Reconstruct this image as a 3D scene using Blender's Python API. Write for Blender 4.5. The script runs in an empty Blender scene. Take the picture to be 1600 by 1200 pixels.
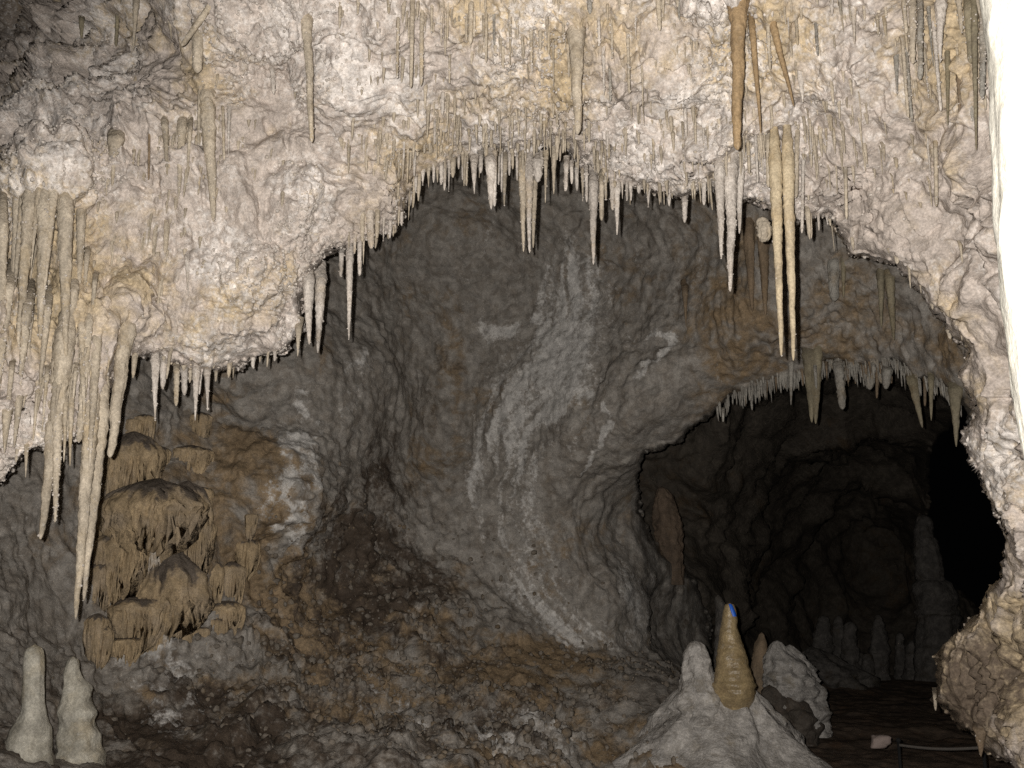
import bpy, math, random
import numpy as np
from mathutils import Vector

# ------------------------------------------------------------------ camera, world, light, exposure
sc = bpy.context.scene
F, PITCH, CAMZ = 1570.0, math.radians(12.0), 1.5          # focal length in photo pixels (1600 wide)
cam_d = bpy.data.cameras.new('camera')
cam_d.sensor_width = 36.0
cam_d.lens = 36.0 * F / 1600.0
cam_d.clip_start, cam_d.clip_end = 0.05, 300.0
cam = bpy.data.objects.new('camera', cam_d)
cam.location = (0, 0, CAMZ)
cam.rotation_euler = (math.pi / 2 + PITCH, 0, 0)
sc.collection.objects.link(cam)
sc.camera = cam

world = bpy.data.worlds.new('World')                       # deep underground: no daylight reaches the cave
sc.world = world
world.use_nodes = True
bg = world.node_tree.nodes['Background']
bg.inputs['Color'].default_value = (0.9, 0.95, 1.0, 1)
bg.inputs['Strength'].default_value = 0.0006

# the only light in the photograph: the flash of the camera, a hand's breadth up and left of the lens
fl = bpy.data.lights.new('flash', 'SPOT')
fl.energy = 1720.0
fl.color = (1.0, 0.955, 0.90)
fl.shadow_soft_size = 0.012
fl.spot_size = math.radians(104)
fl.spot_blend = 1.0
flash = bpy.data.objects.new('flash', fl)
flash.location = (-0.065, 0.0, CAMZ + 0.045)
flash.rotation_euler = (math.pi / 2 + PITCH + math.radians(3), 0, math.radians(-3))
sc.collection.objects.link(flash)

vs = sc.view_settings
vs.view_transform = 'Standard'
vs.look = 'None'
vs.exposure = 0.0
vs.gamma = 1.0
vs.use_curve_mapping = False
sc.cycles.max_bounces = 4
sc.cycles.diffuse_bounces = 3
sc.cycles.use_denoising = False

C = sc.collection
rng = np.random.default_rng(11)
random.seed(5)

# ------------------------------------------------------------------ geometry of sight lines
CP, SP = math.cos(PITCH), math.sin(PITCH)
def at(px, py, Y):
    """world point seen at photo pixel (px,py) that lies Y metres ahead of the camera"""
    px = np.asarray(px, float); py = np.asarray(py, float)
    cx = (px - 800) / F; cy = (600 - py) / F
    dy = CP - cy * SP; dz = SP + cy * CP
    k = Y / dy
    return np.stack([cx * k, dy * k, CAMZ + dz * k], -1)

# ------------------------------------------------------------------ noise (vectorised)
_p = np.random.default_rng(3).permutation(256).astype(np.int32)
_perm = np.concatenate([_p, _p, _p])
_g = np.random.default_rng(4).normal(size=(256, 3)); _g /= np.linalg.norm(_g, axis=1)[:, None]
_g = _g.astype(np.float32)
def perlin(P):
    P = np.asarray(P, np.float32)
    out = np.empty(P.shape[0], np.float32)
    for a in range(0, P.shape[0], 200000):
        Q = P[a:a + 200000]
        I = np.floor(Q).astype(np.int32); f = Q - I; I &= 255
        u = f * f * f * (f * (f * 6 - 15) + 10)
        res = 0
        for dx in (0, 1):
            wx = u[:, 0] if dx else 1 - u[:, 0]
            hx = _perm[I[:, 0] + dx]
            for dy in (0, 1):
                wy = u[:, 1] if dy else 1 - u[:, 1]
                hy = _perm[hx + I[:, 1] + dy]
                for dz in (0, 1):
                    wz = u[:, 2] if dz else 1 - u[:, 2]
                    g = _g[_perm[hy + I[:, 2] + dz]]
                    d = g[:, 0] * (f[:, 0] - dx) + g[:, 1] * (f[:, 1] - dy) + g[:, 2] * (f[:, 2] - dz)
                    res = res + d * (wx * wy * wz)
        out[a:a + 200000] = res
    return out * 1.6
def fbm(P, oct=4, lac=2.03, gain=0.5):
    s = 0; a = 1.0; P = np.asarray(P, np.float32)
    for i in range(oct):
        s = s + a * perlin(P + 17.3 * i); P = P * lac; a *= gain
    return s
def billow(P, oct=2, lac=2.1, gain=0.5):
    s = 0; a = 1.0; P = np.asarray(P, np.float32)
    for i in range(oct):
        v = perlin(P + 31.7 * i); s = s + a * (np.sqrt(v * v + .008) - .05); P = P * lac; a *= gain
    return s
def worley(P):
    P = np.asarray(P, np.float32)
    out = np.empty(P.shape[0], np.float32)
    for a in range(0, P.shape[0], 150000):
        Q = P[a:a + 150000]
        I = np.floor(Q).astype(np.int32); f = Q - I
        best = np.full(Q.shape[0], 9.0, np.float32)
        for dx in (-1, 0, 1):
            hx = _perm[(I[:, 0] + dx) & 255]
            for dy in (-1, 0, 1):
                hy = _perm[hx + ((I[:, 1] + dy) & 255)]
                for dz in (-1, 0, 1):
                    h = _perm[hy + ((I[:, 2] + dz) & 255)]
                    o = _g[h] * 0.5 + 0.5
                    d = (dx + o[:, 0] - f[:, 0]) ** 2 + (dy + o[:, 1] - f[:, 1]) ** 2 + (dz + o[:, 2] - f[:, 2]) ** 2
                    best = np.minimum(best, d)
        out[a:a + 150000] = np.sqrt(best)
    return out
def sstep(a, b, x):
    t = np.clip((x - a) / (b - a), 0, 1); return t * t * (3 - 2 * t)
def gauss(px, py, cx, cy, rx, ry):
    return np.exp(-((px - cx) / rx) ** 2 - ((py - cy) / ry) ** 2)

def rbf(ctrl):
    c = np.array(ctrl, float); X = c[:, :2] / 400.0; n = len(c)
    r = np.sqrt(((X[:, None] - X[None]) ** 2).sum(-1) + .06)
    A = np.zeros((n + 3, n + 3)); A[:n, :n] = -r - 0.02 * np.eye(n) * 0
    A[:n, n] = 1; A[:n, n + 1:] = X; A[n, :n] = 1; A[n + 1:, :n] = X.T
    w = np.linalg.solve(A, np.concatenate([c[:, 2], np.zeros(3)]))
    def f(px, py):
        q = np.stack([np.ravel(px), np.ravel(py)], -1) / 400.0
        out = w[n] + q @ w[n + 1:]
        for i in range(n):
            out = out - w[i] * np.sqrt((q[:, 0] - X[i, 0]) ** 2 + (q[:, 1] - X[i, 1]) ** 2 + .06)
        return out.reshape(np.shape(px))
    return f

def sdf_poly(px, py, poly):
    """signed pixel distance to a closed outline, negative inside it"""
    sh = np.shape(px); x = np.ravel(px); y = np.ravel(py)
    best = np.full(x.shape, 1e9); ins = np.zeros(x.shape, bool)
    n = len(poly)
    for i in range(n):
        ax, ay = poly[i]; bx, by = poly[(i + 1) % n]
        ex, ey = bx - ax, by - ay
        t = np.clip(((x - ax) * ex + (y - ay) * ey) / (ex * ex + ey * ey + 1e-9), 0, 1)
        best = np.minimum(best, (x - ax - t * ex) ** 2 + (y - ay - t * ey) ** 2)
        if ay != by:
            c = ((ay > y) != (by > y)) & (x < (bx - ax) * (y - ay) / (by - ay) + ax)
            ins ^= c
    d = np.sqrt(best)
    return np.where(ins, -d, d).reshape(sh)

# ------------------------------------------------------------------ mesh helpers
def make_mesh(name, V, quads, attrs=None, tris=None):
    m = bpy.data.meshes.new(name)
    V = np.asarray(V, np.float32); quads = np.asarray(quads, np.int32).reshape(-1, 4)
    nq = len(quads); nt = 0 if tris is None else len(tris)
    loops = quads.ravel()
    if nt: loops = np.concatenate([loops, np.asarray(tris, np.int32).ravel()])
    m.vertices.add(len(V)); m.vertices.foreach_set('co', V.ravel())
    m.loops.add(len(loops)); m.loops.foreach_set('vertex_index', loops)
    m.polygons.add(nq + nt)
    st = np.concatenate([np.arange(nq) * 4, nq * 4 + np.arange(nt) * 3]).astype(np.int32)
    m.polygons.foreach_set('loop_start', st)
    m.polygons.foreach_set('use_smooth', np.ones(nq + nt, bool))
    for k, v in (attrs or {}).items():
        a = m.attributes.new(k, 'FLOAT_COLOR', 'POINT')
        v = np.concatenate([v, np.ones((len(V), 1))], 1).astype(np.float32)
        a.data.foreach_set('color', v.ravel())
    m.update(calc_edges=True)
    m.validate()
    return m
def link(name, mesh, mat, parent=None, loc=None):
    o = bpy.data.objects.new(name, mesh)
    if mesh is not None and mat is not None and not mesh.materials: mesh.materials.append(mat)
    if loc is not None: o.location = loc
    C.objects.link(o)
    if parent is not None: o.parent = parent
    return o
def tag(o, label=None, cat=None, group=None, kind=None):
    if label: o['label'] = label
    if cat: o['category'] = cat
    if group: o['group'] = group
    if kind: o['kind'] = kind
    return o
def grid_quads(nr, ncol, close=False, keep=None):
    i = np.arange(nr - 1)[:, None]; j = np.arange(ncol if close else ncol - 1)[None]
    j2 = (j + 1) % ncol
    q = np.stack([i * ncol + j, i * ncol + j2, (i + 1) * ncol + j2, (i + 1) * ncol + j], -1).reshape(-1, 4)
    if keep is not None:
        k = keep.ravel(); q = q[k[q].all(1)]
    return q

# ------------------------------------------------------------------ materials
def rock_material(name, cols, zone=True, scale=1.0, bump=0.35, fine=1.0, rough=0.8, ochre_bias=0.0, white_bias=0.0, spec=0.25, striate=0.0):
    """cols: base A, base B, ochre, white, dirt. The attribute 'zone' (r ochre, g white, b dirt) says where a stain lies."""
    m = bpy.data.materials.new(name); m.use_nodes = True
    nt = m.node_tree; N = nt.nodes; L = nt.links
    b = N['Principled BSDF']
    b.inputs['Roughness'].default_value = rough
    b.inputs['Specular IOR Level'].default_value = spec
    b.inputs['Diffuse Roughness'].default_value = 0.0
    tc = N.new('ShaderNodeTexCoord'); oi = N.new('ShaderNodeObjectInfo')
    ad = N.new('ShaderNodeVectorMath'); ad.operation = 'MULTIPLY_ADD'
    cm = N.new('ShaderNodeCombineXYZ')
    for s in 'XYZ': L.new(oi.outputs['Random'], cm.inputs[s])
    L.new(cm.outputs[0], ad.inputs[0]); ad.inputs[1].default_value = (37, 53, 91); L.new(tc.outputs['Object'], ad.inputs[2])
    def noise(sc_, det, dist=0.0, ro=0.6, vec=None, stretch=None):
        n = N.new('ShaderNodeTexNoise'); n.inputs['Scale'].default_value = sc_; n.inputs['Detail'].default_value = det
        n.inputs['Distortion'].default_value = dist; n.inputs['Roughness'].default_value = ro
        src = ad.outputs[0]
        if stretch:
            mp = N.new('ShaderNodeVectorMath'); mp.operation = 'MULTIPLY'; mp.inputs[1].default_value = stretch
            L.new(src, mp.inputs[0]); src = mp.outputs[0]
        L.new(src, n.inputs['Vector'])
        return n.outputs['Fac']
    def rng_(v, a, c, lo=0.0, hi=1.0):
        r = N.new('ShaderNodeMapRange'); r.interpolation_type = 'SMOOTHSTEP'
        r.inputs[1].default_value = a; r.inputs[2].default_value = c; r.inputs[3].default_value = lo; r.inputs[4].default_value = hi
        L.new(v, r.inputs[0]); return r.outputs[0]
    def math_(op, x, y):
        n = N.new('ShaderNodeMath'); n.operation = op
        for i, v in enumerate((x, y)):
            if isinstance(v, (int, float)): n.inputs[i].default_value = v
            else: L.new(v, n.inputs[i])
        return n.outputs[0]
    def mix(f, a, c):
        n = N.new('ShaderNodeMix'); n.data_type = 'RGBA'
        if isinstance(f, float): n.inputs[0].default_value = f
        else: L.new(f, n.inputs[0])
        for i, v in ((6, a), (7, c)):
            if isinstance(v, tuple): n.inputs[i].default_value = (*v, 1)
            else: L.new(v, n.inputs[i])
        return n.outputs[2]
    A, B, O, W, D = cols
    big = noise(1.9 * scale, 2, 0.6)
    med = noise(6.5 * scale, 4, 0.8)
    fin = noise(26 * scale, 3, 0.3, 0.6)
    vfin = noise(80 * scale * fine, 2, 0.0, 0.6)
    med2 = noise(11 * scale, 2, 0.4, 0.6, stretch=(1, 1, .35) if striate else None)
    if zone:
        at_ = N.new('ShaderNodeAttribute'); at_.attribute_name = 'zone'
        sp = N.new('ShaderNodeSeparateColor'); L.new(at_.outputs['Color'], sp.inputs[0])
        zr, zg, zb = sp.outputs[0], sp.outputs[1], sp.outputs[2]
    else: zr = zg = zb = 0.0
    col = mix(rng_(med, 0.36, 0.64), A, B)
    # ochre stain
    fo = math_('ADD', math_('ADD', math_('MULTIPLY', big, 0.55), math_('MULTIPLY', med, 0.45)), math_('MULTIPLY', zr, 0.34))
    col = mix(math_('MULTIPLY', rng_(fo, 0.50 - ochre_bias, 0.74 - ochre_bias), 0.92), col, mix(rng_(fin, 0.35, 0.7), O, tuple(c * 0.72 for c in O)))
    # dark dirt and painted dimness
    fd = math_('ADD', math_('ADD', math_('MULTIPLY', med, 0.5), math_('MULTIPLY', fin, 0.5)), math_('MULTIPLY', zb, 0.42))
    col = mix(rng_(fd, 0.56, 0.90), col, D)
    # white crust
    fw = math_('ADD', math_('ADD', math_('MULTIPLY', med, 0.4), math_('MULTIPLY', fin, 0.6)), math_('MULTIPLY', zg, 0.34))
    col = mix(math_('MULTIPLY', rng_(fw, 0.56 - white_bias, 0.80 - white_bias), 0.85), col, W)
    # speckle
    sp1 = math_('MULTIPLY', rng_(vfin, 0.30, 0.72, 0.80, 1.16), rng_(med2, 0.30, 0.70, 0.78, 1.16))
    hv = N.new('ShaderNodeVectorMath'); hv.operation = 'SCALE'; L.new(col, hv.inputs[0]); L.new(sp1, hv.inputs['Scale'])
    L.new(hv.outputs[0], b.inputs['Base Color'])
    # fine relief
    h = math_('ADD', math_('MULTIPLY', fin, 1.0), math_('MULTIPLY', vfin, 0.07))
    if striate:
        st = noise(30, 3, 0.2, 0.6, stretch=(1, 1, 0.07)); h = math_('ADD', h, math_('MULTIPLY', st, striate))
    bp = N.new('ShaderNodeBump'); bp.inputs['Strength'].default_value = bump; bp.inputs['Distance'].default_value = 0.05 / scale
    L.new(h, bp.inputs['Height']); L.new(bp.outputs[0], b.inputs['Normal'])
    return m

M = {}
M['front'] = rock_material('pale_limestone', ((.52, .455, .405), (.46, .40, .35), (.555, .44, .28), (.74, .695, .655), (.15, .115, .085)), bump=.30, white_bias=.02, ochre_bias=.045)
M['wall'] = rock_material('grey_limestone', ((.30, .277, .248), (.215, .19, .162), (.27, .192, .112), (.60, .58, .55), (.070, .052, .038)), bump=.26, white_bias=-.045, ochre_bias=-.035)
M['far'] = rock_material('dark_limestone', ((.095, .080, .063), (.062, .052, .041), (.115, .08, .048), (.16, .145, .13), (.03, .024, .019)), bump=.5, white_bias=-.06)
M['floor'] = rock_material('brown_cave_dirt', ((.20, .145, .105), (.14, .105, .08), (.24, .14, .08), (.28, .25, .22), (.07, .055, .045)), bump=.2, zone=False, white_bias=-.05)
M['tan'] = rock_material('tan_dripstone', ((.49, .425, .335), (.38, .325, .25), (.50, .395, .25), (.68, .645, .60), (.24, .19, .14)), zone=False, bump=.3, striate=.6)
M['white'] = rock_material('white_dripstone', ((.58, .53, .475), (.47, .42, .37), (.52, .42, .29), (.74, .71, .675), (.28, .24, .20)), zone=False, bump=.4, striate=.3)
M['brown'] = rock_material('orange_brown_dripstone', ((.34, .24, .135), (.27, .19, .108), (.36, .25, .13), (.46, .38, .28), (.17, .115, .07)), zone=False, bump=.22, striate=.7, rough=.55)
M['grey'] = rock_material('grey_dripstone', ((.36, .34, .30), (.26, .24, .21), (.34, .27, .18), (.52, .50, .47), (.13, .11, .085)), zone=False, bump=.5, striate=.3)
M['olive'] = rock_material('olive_dripstone', ((.27, .235, .16), (.22, .19, .135), (.29, .22, .12), (.38, .35, .29), (.12, .10, .07)), zone=False, bump=.25, striate=.8)
M['rust'] = rock_material('dull_brown_dripstone', ((.24, .175, .115), (.19, .145, .10), (.26, .18, .10), (.34, .30, .25), (.10, .075, .055)), zone=False, bump=.3, striate=.8)
M['mound'] = rock_material('grey_white_crust', ((.44, .415, .385), (.29, .27, .245), (.36, .30, .21), (.62, .60, .58), (.14, .115, .095)), zone=False, bump=.45, ochre_bias=-.04, white_bias=.04)
M['honey'] = rock_material('honey_flowstone', ((.33, .25, .135), (.25, .185, .10), (.34, .25, .12), (.44, .38, .28), (.15, .10, .06)), zone=False, bump=.25, rough=.38, spec=.4)
M['flow'] = rock_material('ochre_flowstone', ((.36, .285, .20), (.28, .22, .155), (.40, .30, .18), (.46, .42, .37), (.12, .098, .078)), bump=.3, striate=.9)
M['rubble'] = rock_material('dull_nodules', ((.20, .175, .145), (.15, .125, .10), (.21, .15, .085), (.32, .30, .275), (.09, .066, .048)), zone=False, bump=.4, ochre_bias=.03)
M['crust'] = rock_material('pale_crust', ((.55, .50, .45), (.46, .415, .37), (.54, .44, .30), (.68, .65, .61), (.26, .22, .18)), zone=False, bump=.2)
M['palepost'] = rock_material('pale_smooth_dripstone', ((.47, .445, .38), (.37, .345, .285), (.45, .375, .25), (.60, .58, .53), (.20, .17, .125)), zone=False, bump=.22)
M['honeytan'] = rock_material('honey_dripstone', ((.52, .435, .30), (.44, .36, .245), (.53, .41, .24), (.66, .60, .52), (.30, .23, .15)), zone=False, bump=.22, striate=.6)
M['darkrock'] = rock_material('dark_brown_rock', ((.10, .085, .07), (.07, .058, .048), (.13, .085, .05), (.22, .20, .18), (.035, .028, .022)), zone=False, bump=.4)  # even dark brown for the rocks at the hump's foot
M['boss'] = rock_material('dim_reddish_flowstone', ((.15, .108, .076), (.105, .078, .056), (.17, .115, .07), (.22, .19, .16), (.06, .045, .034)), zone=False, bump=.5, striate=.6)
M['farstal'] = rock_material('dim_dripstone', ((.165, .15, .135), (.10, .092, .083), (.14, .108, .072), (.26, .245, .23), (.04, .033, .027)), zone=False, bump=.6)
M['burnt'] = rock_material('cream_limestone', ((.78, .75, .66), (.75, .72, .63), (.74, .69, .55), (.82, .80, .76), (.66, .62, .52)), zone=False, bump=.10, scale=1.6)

# ------------------------------------------------------------------ rock sheets of the cave
def axis(lo, hi, a, b, step):
    """pixel samples: even between a and b, widening beyond"""
    mid = list(np.arange(a, b, step))
    left = []; v = a; s = step
    while v > lo: s *= 1.12; v -= s; left.append(v)
    right = []; v = mid[-1]; s = step
    while v < hi: s *= 1.12; v += s; right.append(v)
    return np.array(left[::-1] + mid + right)

def sheet(name, xs, ys, base, opening, margin, e, back, disp, zone, mat, jag=7.0, roundk=0.0, roundr=40):
    PX, PY = np.meshgrid(xs, ys)
    if opening is not None:
        s = sdf_poly(PX, PY, opening)
        P2 = np.stack([PX.ravel() / 45, PY.ravel() / 45, np.zeros(PX.size)], -1)
        s = s + (jag * (fbm(P2, 4) + 0.6 * np.abs(perlin(P2 * 3.1)) + .55 * np.abs(perlin(P2 * 5.3 + 9)) - .3)).reshape(s.shape)
        gy = np.gradient(s, ys, axis=0); gx = np.gradient(s, xs, axis=1)
        def blur(a, r, k):
            for _ in range(k):
                for ax in (0, 1):
                    c_ = np.cumsum(np.concatenate([np.repeat(np.take(a, [0], ax), r + 1, ax), a, np.repeat(np.take(a, [-1], ax), r, ax)], ax), ax)
                    m_ = a.shape[ax]
                    a = (np.take(c_, np.arange(2 * r + 1, 2 * r + 1 + m_), ax) - np.take(c_, np.arange(m_), ax)) / (2 * r + 1)
            return a
        gx = blur(gx, 6, 3); gy = blur(gy, 6, 3)
        gl = np.sqrt(gx * gx + gy * gy) + .15; gx /= gl; gy /= gl
        keep = s > -margin
        s2 = np.sqrt(s * s + e * e)
        QX = PX + (s2 - s) * gx; QY = PY + (s2 - s) * gy
        Y = base(QX, QY) + back * np.where(s < 8, (8 - s), 0) / 100.0 + roundk * np.exp(-np.maximum(s, 0) / roundr)
    else:
        QX, QY = PX, PY; s = np.full(PX.shape, 999.0); keep = np.ones(PX.shape, bool); Y = base(QX, QY)
    P = at(QX, QY, Y)
    du = np.gradient(P, axis=1); dv = np.gradient(P, axis=0)
    n = np.cross(dv, du); n /= np.linalg.norm(n, axis=2)[..., None] + 1e-9
    c = P - np.array([0, 0, CAMZ])
    sgn = np.sign((n * c).sum(2)[keep & (s > 30)].mean()); n *= -sgn
    vd = -c / np.linalg.norm(c, axis=2)[..., None]; kk = sstep(8, 70, s)[..., None]
    n = n * kk + vd * (1 - kk); n /= np.linalg.norm(n, axis=2)[..., None] + 1e-9
    Pk = P[keep]; nk = n[keep]; pxk = QX[keep]; pyk = QY[keep]; sk = s[keep]
    P0 = Pk; Pk, aux = disp(Pk, nk, pxk, pyk, sk)
    fade = (.45 + .55 * sstep(-16, 4, sk))[:, None]; Pk = P0 + (Pk - P0) * fade
    z = np.clip(zone(Pk, pxk, pyk, aux), -1, 1)
    full = np.zeros(P.shape); full[keep] = Pk
    idx = -np.ones(PX.size, np.int64); idx[keep.ravel()] = np.arange(keep.sum())
    q = idx[grid_quads(len(ys), len(xs), keep=keep)]
    if opening is not None:
        d_ = np.linalg.norm(Pk[q] - Pk[np.roll(q, 1, 1)], axis=2).max(1)
        q = q[(d_ < .045 * Pk[q[:, 0], 1]) | (sk[q].min(1) > 6)]
    used = np.zeros(len(Pk), bool); used[q.ravel()] = True
    mp = np.cumsum(used) - 1
    me = make_mesh(name, Pk[used], mp[q], {'zone': z[used]})
    o = link(name, me, mat); tag(o, kind='structure')
    ok = keep & (s > 2)
    def look(px, py):
        j = np.clip(np.searchsorted(xs, px), 0, len(xs) - 1); i = np.clip(np.searchsorted(ys, py), 0, len(ys) - 1)
        return full[i, j], ok[i, j]
    return o, look, dict(P=Pk, n=nk, px=pxk, py=pyk, s=sk, aux=aux)

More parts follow.
